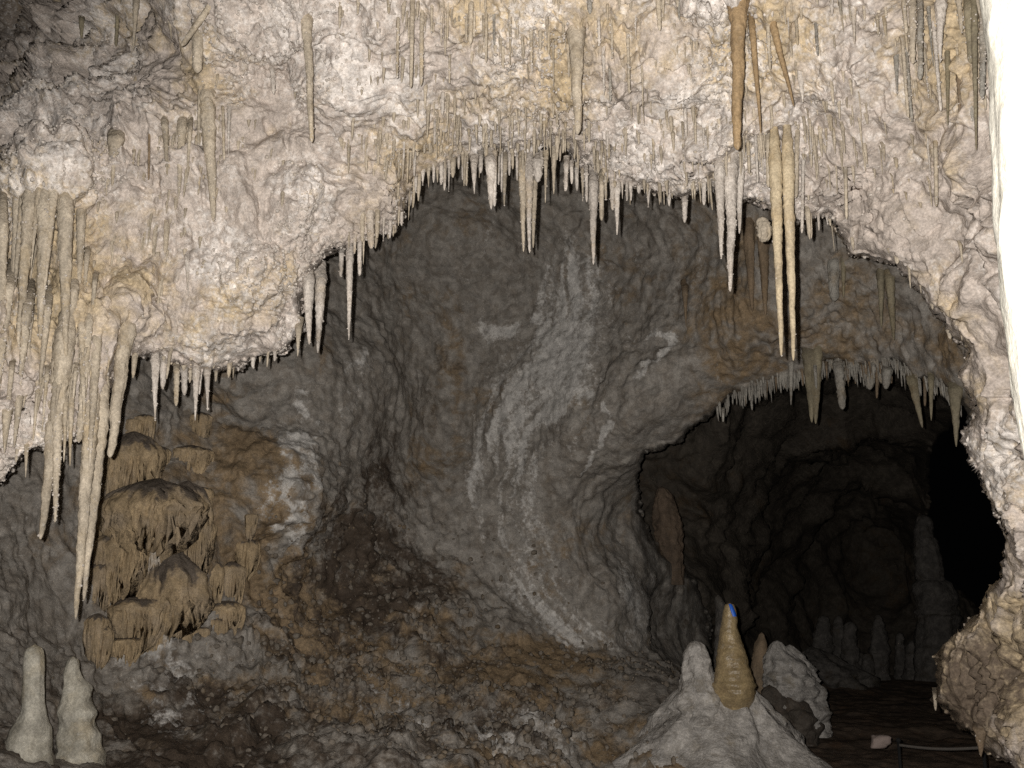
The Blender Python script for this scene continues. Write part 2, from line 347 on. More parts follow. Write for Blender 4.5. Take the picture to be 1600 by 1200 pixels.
# (root x, root y, tip x, tip y, width, profile, material, popcorn, label)
A_BIG = [
    (92, -25, 83, 66, 15, 'post', 'tan', 0, 'pale blunt stalactite hanging alone in the dark upper left corner'),
    (186, -15, 181, 72, 8, 'straw', 'olive', 0, 'slim grey stalactite, left of two close together along the top left edge'),
    (214, -15, 208, 79, 14, 'cone', 'tan', 0, 'tan stalactite, right of two close together along the top left edge'),
    (128, 18, 127, 70, 12, 'cone', 'olive', .1, 'short ochre stalactite beside the dark upper left corner'),
    (424, 92, 428, 147, 9, 'post', 'white', .35, 'short knobbly white stalactite alone on smooth pale rock, upper left'),
    (478, -5, 487, 222, 30, 'flare', 'tan', .08, 'long lone ochre carrot stalactite on the pale face, upper left of centre'),
    (322, 118, 334, 346, 30, 'carrot', 'tan', .12, 'thickest and longest stalactite of the tan cluster at upper left'),
    (286, 168, 279, 307, 18, 'carrot', 'tan', .05, 'second longest stalactite of the tan upper left cluster, white tipped'),
    (256, 172, 262, 275, 14, 'carrot', 'tan', .1, 'tan stalactite curving from a ledge, left in the upper left cluster'),
    (298, 178, 292, 288, 10, 'cone', 'tan', .05, 'slender tan stalactite between the two longest of the upper left cluster'),
    (234, 184, 232, 281, 5, 'straw', 'rust', 0, 'needle thin brown stalactite at left edge of the upper left cluster'),
    (313, 124, 310, 224, 8, 'straw', 'tan', .05, 'thin stalactite just left of the thickest one in the upper left cluster'),
    (348, 150, 350, 250, 6, 'straw', 'tan', 0, 'thin stalactite close right of the thickest one, upper left cluster'),
    (359, 140, 357, 240, 10, 'cone', 'white', .3, 'knobbly pale stalactite at right end of the upper left cluster'),
    (186, 196, 168, 292, 30, 'cone', 'tan', .12, 'broad fluted tan drape left of the upper left cluster'),
    (310, -20, 308, 112, 24, 'post', 'tan', .08, 'stout tan trunk of dripstone above the upper left cluster'),
    (346, -15, 284, 72, 14, 'post', 'tan', .05, 'leaning tan dripstone rib running down left beside a stout trunk'),
    (262, 5, 268, 62, 14, 'cone', 'tan', 0, 'short stubby tan stalactite left of the leaning rib at the top'),
    (110, 298, 108, 336, 6, 'straw', 'white', .2, 'small white stalactite at the top right of the tan curtain, far left'),
    (6, 268, -4, 610, 20, 'post', 'tan', .15, 'tan fluted stalactite cut by the left edge of the picture'),
    (30, 270, 18, 512, 18, 'carrot', 'tan', .12, 'pale straight stalactite in the left curtain, second from the left edge'),
    (50, 272, 26, 566, 24, 'carrot', 'tan', .18, 'long knobbly stalactite in the left curtain, third from the left edge'),
    (72, 268, 62, 530, 28, 'carrot', 'tan', .22, 'popcorn crusted stalactite in the left curtain ending in a fine needle'),
    (101, 270, 103, 556, 30, 'carrot', 'tan', .12, 'wide ochre stalactite at right of the left curtain'),
    (128, 300, 122, 482, 17, 'carrot', 'tan', .12, 'medium stalactite at the right edge of the left curtain'),
    (112, 440, 64, 842, 40, 'carrot', 'tan', .03, 'long smooth leaning stalactite at far left with a pale blunt tip'),
    (204, 460, 172, 714, 48, 'flare', 'tan', .04, 'ochre stalactite with wide swollen root where the arch begins, left'),
    (128, 470, 131, 662, 16, 'carrot', 'tan', .18, 'knobbly stalactite between the two longest ones at far left'),
    (154, 470, 140, 728, 20, 'carrot', 'tan', .12, 'slim stalactite in front of the long pair, far left'),
    (150, 555, 118, 967, 30, 'carrot', 'tan', .05, 'longest stalactite of all, left of the long pair, far left'),
    (166, 560, 131, 938, 30, 'carrot', 'tan', .05, 'slightly shorter right partner of the longest stalactite, far left'),
    (92, 610, 86, 816, 17, 'carrot', 'tan', .5, 'popcorn covered thin stalactite right of the smooth leaning one, far left'),
    (103, 605, 100, 722, 10, 'carrot', 'tan', .05, 'left of two short smooth stalactites sheltered between long ones, far left'),
    (112, 605, 109, 728, 11, 'carrot', 'tan', .05, 'right of two short smooth stalactites sheltered between long ones, far left'),
    (12, 625, 7, 708, 19, 'cone', 'tan', .05, 'short ochre cone stalactite low at the left edge of the picture'),
    (42, 685, 40, 746, 9, 'cone', 'tan', .2, 'small knobbly stalactite under the popcorn ledge, far left'),
    (243, 548, 242, 657, 16, 'cone', 'white', .12, 'white icicle stalactite, leftmost long one under the left arch lip'),
    (256, 556, 254, 607, 11, 'post', 'white', .35, 'stubby white stalactite beside the leftmost icicle under the left lip'),
    (276, 566, 275, 634, 10, 'post', 'tan', .2, 'tan stalactite in the middle of the row under the left lip'),
    (288, 570, 288, 617, 11, 'post', 'white', .3, 'short white stalactite in the middle of the row under the left lip'),
    (307, 565, 305, 657, 15, 'cone', 'white', .05, 'pointed pale stalactite, second longest under the left arch lip'),
    (324, 570, 324, 642, 12, 'cone', 'white', .12, 'rightmost pale stalactite of the row under the left lip'),
    (482, 418, 483, 538, 21, 'carrot', 'white', .1, 'left fang of a white twin stalactite at the left shoulder of the arch'),
    (502, 412, 497, 551, 22, 'carrot', 'white', .08, 'right fang of a white twin stalactite at the left shoulder of the arch'),
    (467, 500, 465, 557, 13, 'cone', 'tan', .1, 'small tan stalactite just left of the white twin fangs'),
    (292, 390, 294, 464, 9, 'cone', 'white', .3, 'small bright white stalactite alone on the lumpy left face'),
    (547, 376, 545, 530, 14, 'carrot', 'white', .1, 'long white icicle against the grey wall right of the twin fangs'),
    (562, 366, 562, 430, 8, 'straw', 'white', .2, 'short white stalactite next to the long icicle right of the twin fangs'),
    (578, 318, 580, 388, 14, 'post', 'white', .25, 'knobbly white stalactite, thickest of a bunch at the left lip of the arch'),
    (590, 310, 589, 372, 10, 'post', 'tan', .1, 'tan stalactite right in the bunch at the left lip of the arch'),
    (566, 316, 566, 378, 9, 'post', 'tan', .1, 'tan stalactite left in the bunch at the left lip of the arch'),
    (741, 246, 741, 303, 13, 'cone', 'white', .1, 'pointed white stalactite left of centre in the arch top fringe'),
    (766, 236, 768, 327, 20, 'carrot', 'white', .15, 'thick white stalactite with a blunt tip in the arch top fringe'),
    (789, 238, 788, 321, 12, 'carrot', 'tan', .1, 'tan stalactite between thick white one and the long trio, arch top'),
    (816, 236, 818, 393, 17, 'carrot', 'tan', .1, 'left stalactite of the long trio at the top of the arch'),
    (827, 236, 827, 395, 17, 'carrot', 'white', .05, 'middle and longest stalactite of the long trio at arch top'),
    (836, 238, 833, 387, 15, 'carrot', 'tan', .12, 'right stalactite of the long trio at the top of the arch'),
    (841, 244, 840, 284, 15, 'post', 'white', .45, 'knobbly white stub just right of the long trio, arch top'),
    (853, 240, 852, 317, 8, 'carrot', 'tan', .1, 'slim stalactite right of the knobbly stub by the long trio'),
    (866, 228, 865, 303, 11, 'carrot', 'tan', .05, 'tan spike just left of the dark notch at the arch top'),
    (885, 248, 884, 298, 8, 'straw', 'white', .4, 'bumpy white stalactite just right of the dark notch, arch top'),
    (927, 262, 927, 413, 19, 'carrot', 'white', .04, 'long lone white icicle right of the trio, against the grey wall'),
    (940, 270, 940, 344, 10, 'straw', 'tan', .12, 'slim stalactite close right of the long lone icicle'),
    (964, 276, 964, 367, 13, 'carrot', 'white', .12, 'white spike, second longest right of the long trio'),
    (1013, 290, 1013, 323, 9, 'cone', 'white', .2, 'short white spike on the lip between the lone icicle and honey pair'),
    (1070, 304, 1070, 347, 9, 'straw', 'white', .5, 'small bumpy white stalactite hanging apart at the arch lip'),
    (1100, 280, 1100, 320, 8, 'straw', 'white', .3, 'small white stalactite left of the three knobbly fangs'),
    (900, 18, 902, 209, 46, 'flare', 'tan', .08, 'big blunt tan stalactite with broad root, top centre'),
    (1154, -40, 1151, 234, 52, 'flare', 'brown', .0, 'big smooth orange brown stalactite, right of top centre'),
    (1172, 5, 1189, 208, 14, 'carrot', 'brown', .0, 'crooked orange brown stalactite right of the big brown one'),
    (1198, 0, 1240, 166, 16, 'carrot', 'brown', .0, 'slanting brown drapery beside the white pendant, right of top centre'),
    (1246, 78, 1255, 158, 21, 'cone', 'white', .12, 'white pendant at the end of the slanting brown drapery'),
    (1124, 226, 1127, 404, 21, 'carrot', 'white', .12, 'left of three knobbly fangs left of the honey coloured pair'),
    (1143, 228, 1141, 455, 25, 'carrot', 'white', .2, 'middle and longest of three knobbly fangs, popcorn down its side'),
    (1157, 245, 1155, 365, 17, 'carrot', 'white', .1, 'right and shortest of three knobbly fangs left of the honey pair'),
    (1208, 160, 1221, 556, 26, 'carrot', 'honeytan', .02, 'left stalactite of the very long smooth honey coloured pair, right'),
    (1228, 160, 1240, 563, 26, 'carrot', 'honeytan', .02, 'right stalactite of the very long smooth honey coloured pair, right'),
    (1200, 200, 1201, 292, 10, 'straw', 'tan', .1, 'thin tan stalactite against the left side of the honey pair'),
    (1246, 185, 1244, 308, 9, 'straw', 'tan', .1, 'thin tan stalactite against the right side of the honey pair'),
    (1256, 210, 1253, 364, 6, 'straw', 'white', .3, 'bumpy thin white straw right of the honey pair, below the lip'),
    (1333, -15, 1335, 68, 15, 'cone', 'white', .05, 'white spike at the top edge, midway between brown stalactites and bright column'),
    (1470, -20, 1469, 97, 24, 'cone', 'white', .08, 'widest whitish stalactite in the bunch beside the bright column, top right'),
    (1426, -15, 1426, 99, 12, 'post', 'tan', .4, 'knobbly blunt stalactite, left in the bunch at top right'),
    (1438, -15, 1438, 124, 11, 'straw', 'grey', .25, 'blunt grey straw left of the widest whitish stalactite, top right'),
    (1480, 60, 1481, 195, 11, 'carrot', 'olive', 0, 'long dark tan spike under the widest whitish stalactite, top right'),
    (1500, 95, 1499, 186, 16, 'cone', 'rust', .1, 'short brown fluted cluster near the bright column, top right'),
    (1522, -10, 1525, 234, 13, 'carrot', 'olive', .05, 'longest olive stalactite close beside the bright column, top right'),
    (1511, -10, 1517, 98, 14, 'post', 'olive', .15, 'stout olive stalactite close beside the bright column, top right'),
    (1536, -5, 1535, 152, 11, 'straw', 'grey', .5, 'very knobbly grey stalactite touching the edge of the bright column'),
    (1400, 70, 1402, 148, 12, 'cone', 'grey', .1, 'grey spike at left end of the right hand bunch'),
    (1462, 208, 1463, 322, 8, 'straw', 'tan', .25, 'lone thin knobbly stalactite on the wavy right face'),
    (1320, 238, 1323, 342, 7, 'straw', 'tan', .1, 'lone thin stalactite on the face right of the honey pair'),
    (1460, 1078, 1462, 1110, 6, 'straw', 'tan', 0, 'tiny tan stalactite under the brown flowstone at lower right'),
    (1531, 1128, 1533, 1182, 22, 'cone', 'rust', .1, 'brown pointed tip hanging lowest from the flowstone at lower right'),
]
def root_swell(px, py):
    """the rock swells out to meet the root of each large stalactite"""
    d = np.zeros(len(px))
    for (xr, yr, xt, yt, w, *_r) in A_BIG:
        if w < 11: continue
        L = yt - yr; sx = w * .62; sy = max(w * .8, L * .16); yc = yr + .02 * L
        k = (np.abs(px - xr) < 2.6 * sx) & (np.abs(py - yc) < 2.6 * sy)
        d[k] = np.maximum(d[k], .85 * w * 5.3 / F * gauss(px[k], py[k], xr, yc, sx, sy))
    return d

# --- the pale ceiling that comes down in a great arch
ARCH = [(-420, 1010), (-90, 1000), (-24, 965), (-16, 900), (-20, 820), (-16, 780), (18, 742), (50, 705), (110, 700), (150, 660), (178, 610),
        (192, 562), (240, 560), (285, 582), (320, 592), (362, 580), (405, 566), (452, 552), (478, 520), (482, 470), (512, 402), (562, 384), (612, 372), (634, 335),
        (654, 288), (700, 264), (760, 240), (830, 250), (880, 234), (905, 268), (950, 284), (1000, 304), (1050, 312), (1108, 298),
        (1118, 320), (1188, 322), (1240, 352), (1290, 342), (1326, 398), (1390, 418), (1432, 460), (1472, 512), (1500, 545),
        (1500, 600), (1512, 645), (1498, 690), (1522, 742), (1550, 802), (1564, 850), (1560, 905), (1528, 950), (1482, 995),
        (1458, 1030), (1455, 1095), (1500, 1140), (1532, 1172), (1575, 1195), (1640, 1290), (1700, 1500), (-420, 1500)]
baseA = rbf([(-400, -400, 6.0), (-60, -60, 9.6), (0, 60, 8.6), (60, 20, 8.0), (110, 90, 6.5), (30, 170, 6.1), (210, 40, 5.9), (210, 110, 5.8), (300, 20, 5.2), (500, -60, 4.7), (800, -80, 4.6), (1100, -60, 4.5), (1400, -60, 4.3),
             (500, -400, 3.3), (1000, -400, 3.2), (1500, -400, 3.1), (1900, -200, 3.0),
             (0, 290, 5.05), (100, 290, 5.1), (170, 300, 5.3), (60, 430, 5.25), (130, 500, 5.15), (60, 650, 4.9), (0, 760, 5.1), (-200, 600, 4.3), (-400, 900, 4.0), (-100, 950, 4.9), (160, 600, 5.2),
             (280, 240, 5.35), (300, 420, 5.5), (380, 500, 5.65), (300, 560, 5.75), (450, 460, 5.75), (420, 150, 5.55), (500, 330, 5.7), (600, 150, 5.4), (600, 330, 5.9), (700, 200, 5.6),
             (850, 100, 5.2), (850, 220, 5.65), (1000, 150, 5.4), (1000, 270, 5.75), (1150, 130, 5.1), (1180, 290, 5.5), (1300, 150, 5.1), (1300, 300, 5.3), (1400, 380, 5.35),
             (1450, 120, 4.7), (1450, 300, 5.0), (1500, 450, 5.1), (1550, 200, 4.5), (1560, 600, 4.9), (1600, 800, 4.9), (1530, 720, 5.2), (1700, 500, 3.9), (1900, 800, 3.4),
             (1600, 930, 5.4), (1540, 960, 6.0), (1500, 1020, 6.3), (1480, 1080, 6.4), (1560, 1060, 5.9), (1620, 1000, 5.4), (1600, 1150, 5.8), (1530, 1160, 6.3), (1750, 1200, 4.8), (1700, 1400, 5.0)])
def flute_zone(px, py):
    return np.clip(gauss(px, py, 60, 430, 110, 170) + gauss(px, py, 1200, 230, 70, 90) + 0.8 * gauss(px, py, 920, 40, 260, 70) + 0.7 * gauss(px, py, 620, 235, 130, 60)
                   + 0.9 * gauss(px, py, 1480, 60, 110, 120) + 0.9 * gauss(px, py, 1530, 1060, 90, 110) + .7 * gauss(px, py, 290, 190, 60, 80) + .5 * gauss(px, py, 740, 160, 80, 40), 0, 1)
def smooth_zone(px, py):
    return np.clip(gauss(px, py, 1480, 480, 150, 330) + gauss(px, py, 400, 220, 90, 70) + gauss(px, py, 1010, 60, 60, 60), 0, 1)
def dispA(P, n, px, py, s):
    w = np.stack([perlin(P * 1.7 + 5), perlin(P * 1.7 + 45), perlin(P * 1.7 + 85)], -1) * 0.22
    Q = P + w
    sm = smooth_zone(px, py); fz = flute_zone(px, py)
    brn = gauss(px, py, 1530, 1080, 110, 120); sm = np.clip(sm + .8 * brn, 0, 1)
    d = 0.20 * fbm(P * 0.85 + 3, 2)
    d += 0.09 * sstep(200, 270, py) * sstep(312, 296, py + 8 * perlin(P * 5)) * sstep(-200, -100, px) * sstep(140, 100, px) + root_swell(px, py) + 0.24 * (billow(Q * 1.9, 1) - .3) + 0.085 * (billow(Q * 4.3 + 9, 1) - .3)
    d += (1 - .25 * sm) * 0.042 * (billow(Q * 9.5 + 19, 1) - .3) + (1 - .6 * sm) * 0.034 * (billow(Q * 21 + 29, 1) - .3)
    # crooked drip ledges: each swells outwards going down and then breaks back
    ph = P[:, 2] * 1.9 + 1.5 * fbm(P * 1.1 + 60, 3) + .35 * perlin(P * 6 + 3)
    fr = ph - np.floor(ph)
    led = (1 - fr) ** 1.6 * sstep(0, 0.16, fr)
    lm = sstep(-.15, .35, perlin(P * .8 + 33)) * (1 - .7 * fz)
    d += 0.13 * led * lm * (1 - .7 * brn)
    ph2 = P[:, 2] * 5.1 + 1.7 * fbm(P * 2.4 + 160, 3); fr2 = ph2 - np.floor(ph2)
    d += 0.05 * (1 - fr2) ** 1.5 * sstep(0, .14, fr2) * sstep(-.1, .3, perlin(P * 1.7 + 73))
    # vertical drapery flutes
    fl_ = billow(P * np.array([13., 13., .9]) + 7, 1) * 1.1 + .5 * billow(P * np.array([27., 27., 2.2]) + 17, 1)
    d += fz * (.085 + .05 * brn + .05 * gauss(px, py, 60, 430, 130, 190)) * (fl_ - .4)
    d += (1 - fz) * 0.040 * (1 - .6 * sm) * billow(P * np.array([21., 21., 2.6]) + 7, 1) * sstep(-.3, .3, perlin(P * 1.3 + 77))
    # popcorn crust
    edge = np.exp(-np.clip(s, 0, 999) / 28.0)
    pm = sstep(-.12, .36, fbm(P * 1.25 + 210, 3) + .55 * edge - .55 * sm - .25 * fz - .9 * brn)
    d1 = np.zeros(len(P)); k = pm > .02
    d1[k] = np.clip(1 - worley(P[k] * 24.0 + 3.3) * 1.25, 0, 1) ** .6 * .040
    d1[k] += np.clip(1 - worley(P[k] * 52.0 + 8.8) * 1.25, 0, 1) ** .6 * .016
    d += pm * d1
    d += 0.012 * (1 - sm) * billow(Q * 46, 1)
    out = P + n * d[:, None]
    # small sideways warps undercut the lumps
    out += 0.020 * np.stack([perlin(P * 7 + 200), 0 * d, perlin(P * 7 + 240)], -1)
    return out, np.stack([pm, fz, sm, d], -1)
def zoneA(P, px, py, aux):
    pm, fz, sm, d = aux.T
    o = .55 * perlin(P * np.array([1.3, 1.3, .9]) + 400) + .35 * fz + .75 * gauss(px, py, 1530, 1070, 110, 130) - .25 * gauss(px, py, 420, 230, 120, 90) - .1
    o += .45 * gauss(px, py, 60, 330, 90, 60) + .3 * gauss(px, py, 330, 450, 130, 60) + 1.1 * gauss(px, py, 1165, 45, 40, 60) + .35 * gauss(px, py, 880, 160, 300, 60) + .2 * gauss(px, py, 1280, 110, 120, 60)
    w = .30 * pm + .45 * perlin(P * 1.6 + 500) + .2 * gauss(px, py, 520, 160, 80, 100) + .30 * gauss(px, py, 340, 540, 120, 40) - 1.6 * gauss(px, py, 1530, 1080, 120, 130) + .12
    b = -.25 + .75 * gauss(px, py, 1160, 40, 38, 55) + .35 * perlin(P * 1.1 + 600) + .95 * gauss(px, py, 0, 40, 95, 95) + 1.3 * gauss(px, py, 1530, 1075, 120, 130) - .2 * pm  # b: dirt and brown stains, plus the upper left corner's dimness painted in
    return np.stack([o, w, b], -1)
xsA = axis(-420, 1900, -30, 1610, 2.25); ysA = axis(-420, 1400, -25, 1215, 2.25)
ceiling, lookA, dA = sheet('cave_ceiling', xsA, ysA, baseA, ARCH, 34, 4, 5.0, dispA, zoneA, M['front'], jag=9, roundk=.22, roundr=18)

# --- the grey wall of the chamber behind the arch, running down into the rubble slope
DEEP = [(1004, 745), (1012, 714), (1060, 690), (1110, 654), (1150, 624), (1190, 604), (1250, 588), (1300, 572), (1350, 580), (1400, 572),
        (1430, 598), (1470, 606), (1500, 640), (1520, 700), (1560, 760), (1700, 850), (1700, 1500), (1100, 1500), (1085, 1190), (1100, 1075), (1118, 1030),
        (1112, 960), (1088, 905), (1050, 872), (1020, 840), (1008, 800), (1004, 770)]
baseB = rbf([(-300, 700, 6.5), (-100, 900, 6.6), (0, 900, 6.9), (90, 900, 7.4), (90, 1010, 7.2), (170, 620, 8.0), (170, 760, 8.1), (250, 900, 8.3), (330, 620, 8.9), (300, 760, 8.5), (420, 660, 9.0),
             (480, 600, 9.3), (470, 760, 8.8), (520, 640, 9.5), (560, 450, 10.2), (700, 380, 10.9), (850, 480, 10.9), (950, 400, 10.5), (1080, 420, 9.6), (1200, 430, 8.9), (1350, 480, 8.7), (1450, 540, 8.2), (1520, 600, 7.9),
             (1180, 570, 9.4), (1100, 620, 9.7), (1030, 680, 10.1), (950, 740, 10.6), (700, 680, 11.2), (800, 860, 10.8), (600, 860, 10.2), (520, 900, 9.6), (400, 960, 8.8), (600, 1020, 9.3), (780, 1010, 10.2), (900, 1010, 10.6), (985, 1000, 11.0), (1000, 900, 11.2), (1000, 800, 11.7), (1060, 880, 12.7), (1060, 980, 12.9), (1105, 960, 13.8), (1080, 1040, 12.4),
             (980, 1050, 10.6), (240, 1080, 7.6), (300, 1160, 6.8), (500, 1130, 7.6), (500, 1200, 6.7), (700, 1120, 8.4), (700, 1200, 7.3), (900, 1190, 8.3), (860, 1100, 9.2), (1000, 1150, 8.95), (1040, 1110, 9.6), (200, 1300, 5.2), (800, 1300, 6.4), (1050, 1300, 7.1),
             (400, 150, 9.0), (800, 150, 9.2), (1200, 150, 8.0), (1600, 300, 7.0), (-200, 1300, 4.6)])
def nodzone(px, py):
    return np.clip(gauss(px, py, 560, 960, 200, 130) + gauss(px, py, 330, 1080, 260, 110) + gauss(px, py, 800, 1130, 260, 90) + .6 * gauss(px, py, 480, 820, 120, 120), 0, 1)
def rightceil(px, py):
    return np.clip(gauss(px, py, 1330, 500, 230, 130), 0, 1)
def dispB(P, n, px, py, s):
    w = np.stack([perlin(P * 1.1 + 5), perlin(P * 1.1 + 45), perlin(P * 1.1 + 85)], -1) * 0.35
    Q = P + w; nz = nodzone(px, py); rc = rightceil(px, py)
    d = .22 * fbm(P * .55 + 3, 2) + .07 * (billow(Q * 1.25, 1) - .3) + .05 * fbm(Q * 2.6 + 70, 3)
    d += .016 * fbm(P * 8.5 + 270, 3) + (.016 + .10 * nz) * (billow(Q * 3.2 + 9, 1) - .3) + (.010 + .065 * nz + .05 * rc) * (billow(Q * 7.5 + 19, 1) - .3) + (.014 + .034 * nz) * (billow(Q * 16 + 29, 1) - .3)
    d += .30 * gauss(px, py, 240, 830, 85, 150) + 0.36 * gauss(px, py, 1044, 815, 17, 46) * (px > 980)
    d += .014 * billow(Q * 34 + 3, 1)
    d += .030 * (1 - nz) * billow(P * np.array([9., 9., 1.0]) + 7, 2) + rc * .07 * (billow(P * np.array([11., 11., .9]) + 7, 2) - .4)
    ph = P[:, 2] * 1.3 + 1.6 * fbm(P * .9 + 60, 3); fr = ph - np.floor(ph)
    d += .08 * (1 - fr) ** 1.6 * sstep(0, .2, fr) * sstep(0., .4, perlin(P * .7 + 33) + .4 * nz - .15)
    k = nz > .15
    wz = np.zeros(len(P)); wz[k] = np.clip(1 - worley(P[k] * 9 + 2) * 1.2, 0, 1) ** .6 * .065 + np.clip(1 - worley(P[k] * 21 + 2) * 1.2, 0, 1) ** .6 * .03
    d += wz * nz * sstep(-.2, .3, perlin(P * 1.5 + 91))
    d += .05 * gauss(px, py, 790, 700, 70, 260)
    return P + n * d[:, None], np.stack([nz, rc, d], -1)
def stroke(px, py, pts):
    """soft painted-by-nature streak along a crooked line of (x, y, half width)"""
    out = np.zeros(len(px))
    for (ax, ay, aw), (bx, by, bw) in zip(pts[:-1], pts[1:]):
        ex, ey = bx - ax, by - ay; t = np.clip(((px - ax) * ex + (py - ay) * ey) / (ex * ex + ey * ey), 0, 1)
        d = np.hypot(px - ax - t * ex, py - ay - t * ey) / (aw + t * (bw - aw))
        out = np.maximum(out, np.exp(-d * d))
    return out
def zoneB(P, px, py, aux):
    nz, rc, d = aux.T
    wx = px + 26 * perlin(P * 2.3 + 700) + 10 * perlin(P * 7 + 720); wy = py + 26 * perlin(P * 2.3 + 740) + 10 * perlin(P * 7 + 760)
    cx = np.interp(py, [300, 400, 500, 600, 680, 760, 850, 930, 1010], [905, 905, 885, 855, 810, 785, 795, 835, 920])
    u = (px - cx) / np.interp(py, [300, 450, 600, 800, 1000], [42, 62, 72, 52, 75]) + .35 * perlin(P * 1.6 + 720)
    g1 = fbm(np.stack([u * 3.4 + .35 * perlin(P * 2.0 + 11), py / 230., 0 * u], -1), 4)
    g2 = fbm(np.stack([px / 26. + .8 * perlin(P * 1.5 + 31), py / 170., 0 * u + 5], -1), 4)
    w = np.exp(-u * u) * (.85 + 1.1 * g1) * sstep(330, 430, py) * sstep(1060, 980, py)
    w = np.maximum(w, .5 * np.exp(-((px - 960) / 120.) ** 2 - ((py - 950) / 90.) ** 2) * (.6 + .8 * g2))
    for pts, k in (([(915, 400, 14), (905, 470, 24), (890, 530, 46)], .5), ([(760, 515, 14), (850, 520, 24), (940, 520, 18)], .6), ([(1010, 520, 14), (1035, 530, 9), (1005, 580, 6)], .85), ([(935, 640, 8), (940, 700, 11), (915, 745, 6)], .75),
                   ([(850, 610, 12), (900, 600, 10), (880, 650, 10), (840, 650, 9)], .7), ([(470, 640, 26), (470, 720, 44), (440, 800, 40), (445, 870, 25)], .8), ([(535, 560, 9), (540, 650, 12)], .5),
                   ([(230, 1010, 40), (290, 1060, 60), (270, 1100, 40)], .5), ([(720, 1120, 30), (820, 1140, 40), (900, 1150, 30)], .55), ([(600, 1090, 60), (640, 1150, 50)], .35)):
        w = np.maximum(w, k * 1.2 * stroke(wx, wy, pts) * (.9 + 1.1 * perlin(P * 4 + 33) + .8 * perlin(P * 9 + 53)))
    w += .35 * g2 * (1 - nz) * (1 - .8 * gauss(px, py, 620, 600, 130, 200)) + .2 * perlin(P * 1.5 + 500) - .02 - .45 * gauss(px, py, 600, 900, 160, 120) - .3 * gauss(px, py, 230, 800, 110, 160) - .5 * gauss(px, py, 830, 1080, 130, 40)
    o = .5 * perlin(P * 1.2 + 400) - .05 + .55 * gauss(px, py, 235, 830, 110, 150) + .85 * gauss(px, py, 520, 980, 160, 90) + .45 * gauss(px, py, 360, 700, 90, 90) + .55 * gauss(px, py, 400, 860, 90, 100) + .8 * gauss(px, py, 800, 1060, 150, 60) + .45 * gauss(px, py, 1110, 420, 80, 90) + .35 * rc + .6 * gauss(px, py, 900, 1180, 220, 50) + 1.1 * gauss(px, py, 1044, 815, 18, 46) + .7 * fbm(P * 4.2 + 860, 2) * nz + .08 * nz
    b = -.25 + .30 * gauss(px, py, 560, 920, 260, 130) + .55 * sstep(1030, 1160, py) * sstep(900, 500, px) + .5 * perlin(P * 1.05 + 600) + .35 * fbm(P * 2.8 + 640, 3) + .38 * nz + .40 * gauss(px, py, 580, 800, 130, 140) + .30 * gauss(px, py, 260, 1120, 160, 90) + .30 * gauss(px, py, 640, 560, 120, 190) + .45 * gauss(px, py, 1100, 380, 80, 90) + .35 * gauss(px, py, 950, 1070, 110, 50) + .25 * gauss(px, py, 330, 620, 120, 60) + .5 * gauss(px, py, 1070, 930, 55, 130) + (.55 * fbm(P * 4.4 + 840, 3)) * nz  # b: darker towards the lower left; the passage edge's dimness is painted in
    return np.stack([o, w, b], -1)
xsB = axis(-300, 1640, -10, 1540, 2.5); ysB = axis(120, 1330, 225, 1210, 2.5)
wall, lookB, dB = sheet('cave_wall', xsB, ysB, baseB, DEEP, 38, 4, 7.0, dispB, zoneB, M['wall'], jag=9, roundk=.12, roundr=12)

# --- the dark far chamber
HOLE = [(1505, 640), (1480, 680), (1456, 718), (1450, 790), (1452, 850), (1474, 896), (1508, 928), (1545, 958), (1640, 1000), (1720, 1000), (1720, 640)]
baseC = rbf([(930, 480, 15.5), (1060, 520, 15), (930, 700, 14.3), (960, 850, 14.6), (1000, 950, 14.6), (1060, 760, 14.8), (1040, 880, 15.0), (1080, 980, 15.5), (1120, 700, 14.5), (1180, 820, 17), (1180, 940, 18), (1250, 640, 15), (1260, 760, 19), (1280, 900, 21), (1360, 640, 16), (1370, 800, 22), (1370, 940, 22.5),
             (1440, 640, 14.5), (1445, 760, 18), (1450, 900, 21), (1500, 960, 20), (1560, 1000, 19.5), (1560, 1080, 19.5), (1480, 640, 13.5), (1250, 540, 12), (1400, 520, 11.5), (1500, 560, 11), (1250, 1070, 20), (1400, 1070, 21.5), (1000, 1090, 15.5), (1600, 600, 12)])
def dispC(P, n, px, py, s):
    Q = P + np.stack([perlin(P * .8 + 5), perlin(P * .8 + 45), perlin(P * .8 + 85)], -1) * .5
    d = .5 * fbm(P * .35 + 3, 2) + .45 * (billow(Q * .8, 1) - .3) + .22 * (billow(Q * 1.9 + 9, 1) - .3) + .10 * (billow(Q * 4.3 + 19, 1) - .3) + .045 * billow(Q * 10, 1)
    d += .10 * billow(P * np.array([5., 5., .5]) + 7, 1)
    return P + n * d[:, None], d[:, None]
def zoneC(P, px, py, aux):
    return np.stack([.5 * perlin(P * .6 + 400) - .1, .5 * perlin(P * .7 + 500) - .1 + .3 * gauss(px, py, 1040, 940, 60, 100), .5 * perlin(P * .5 + 600) - .2], -1)
farwall, lookC, dC = sheet('far_cave_wall', axis(930, 1700, 960, 1590, 3.2), axis(500, 1100, 560, 1080, 3.2), baseC, HOLE, 40, 5, 8, dispC, zoneC, M['far'], jag=8)

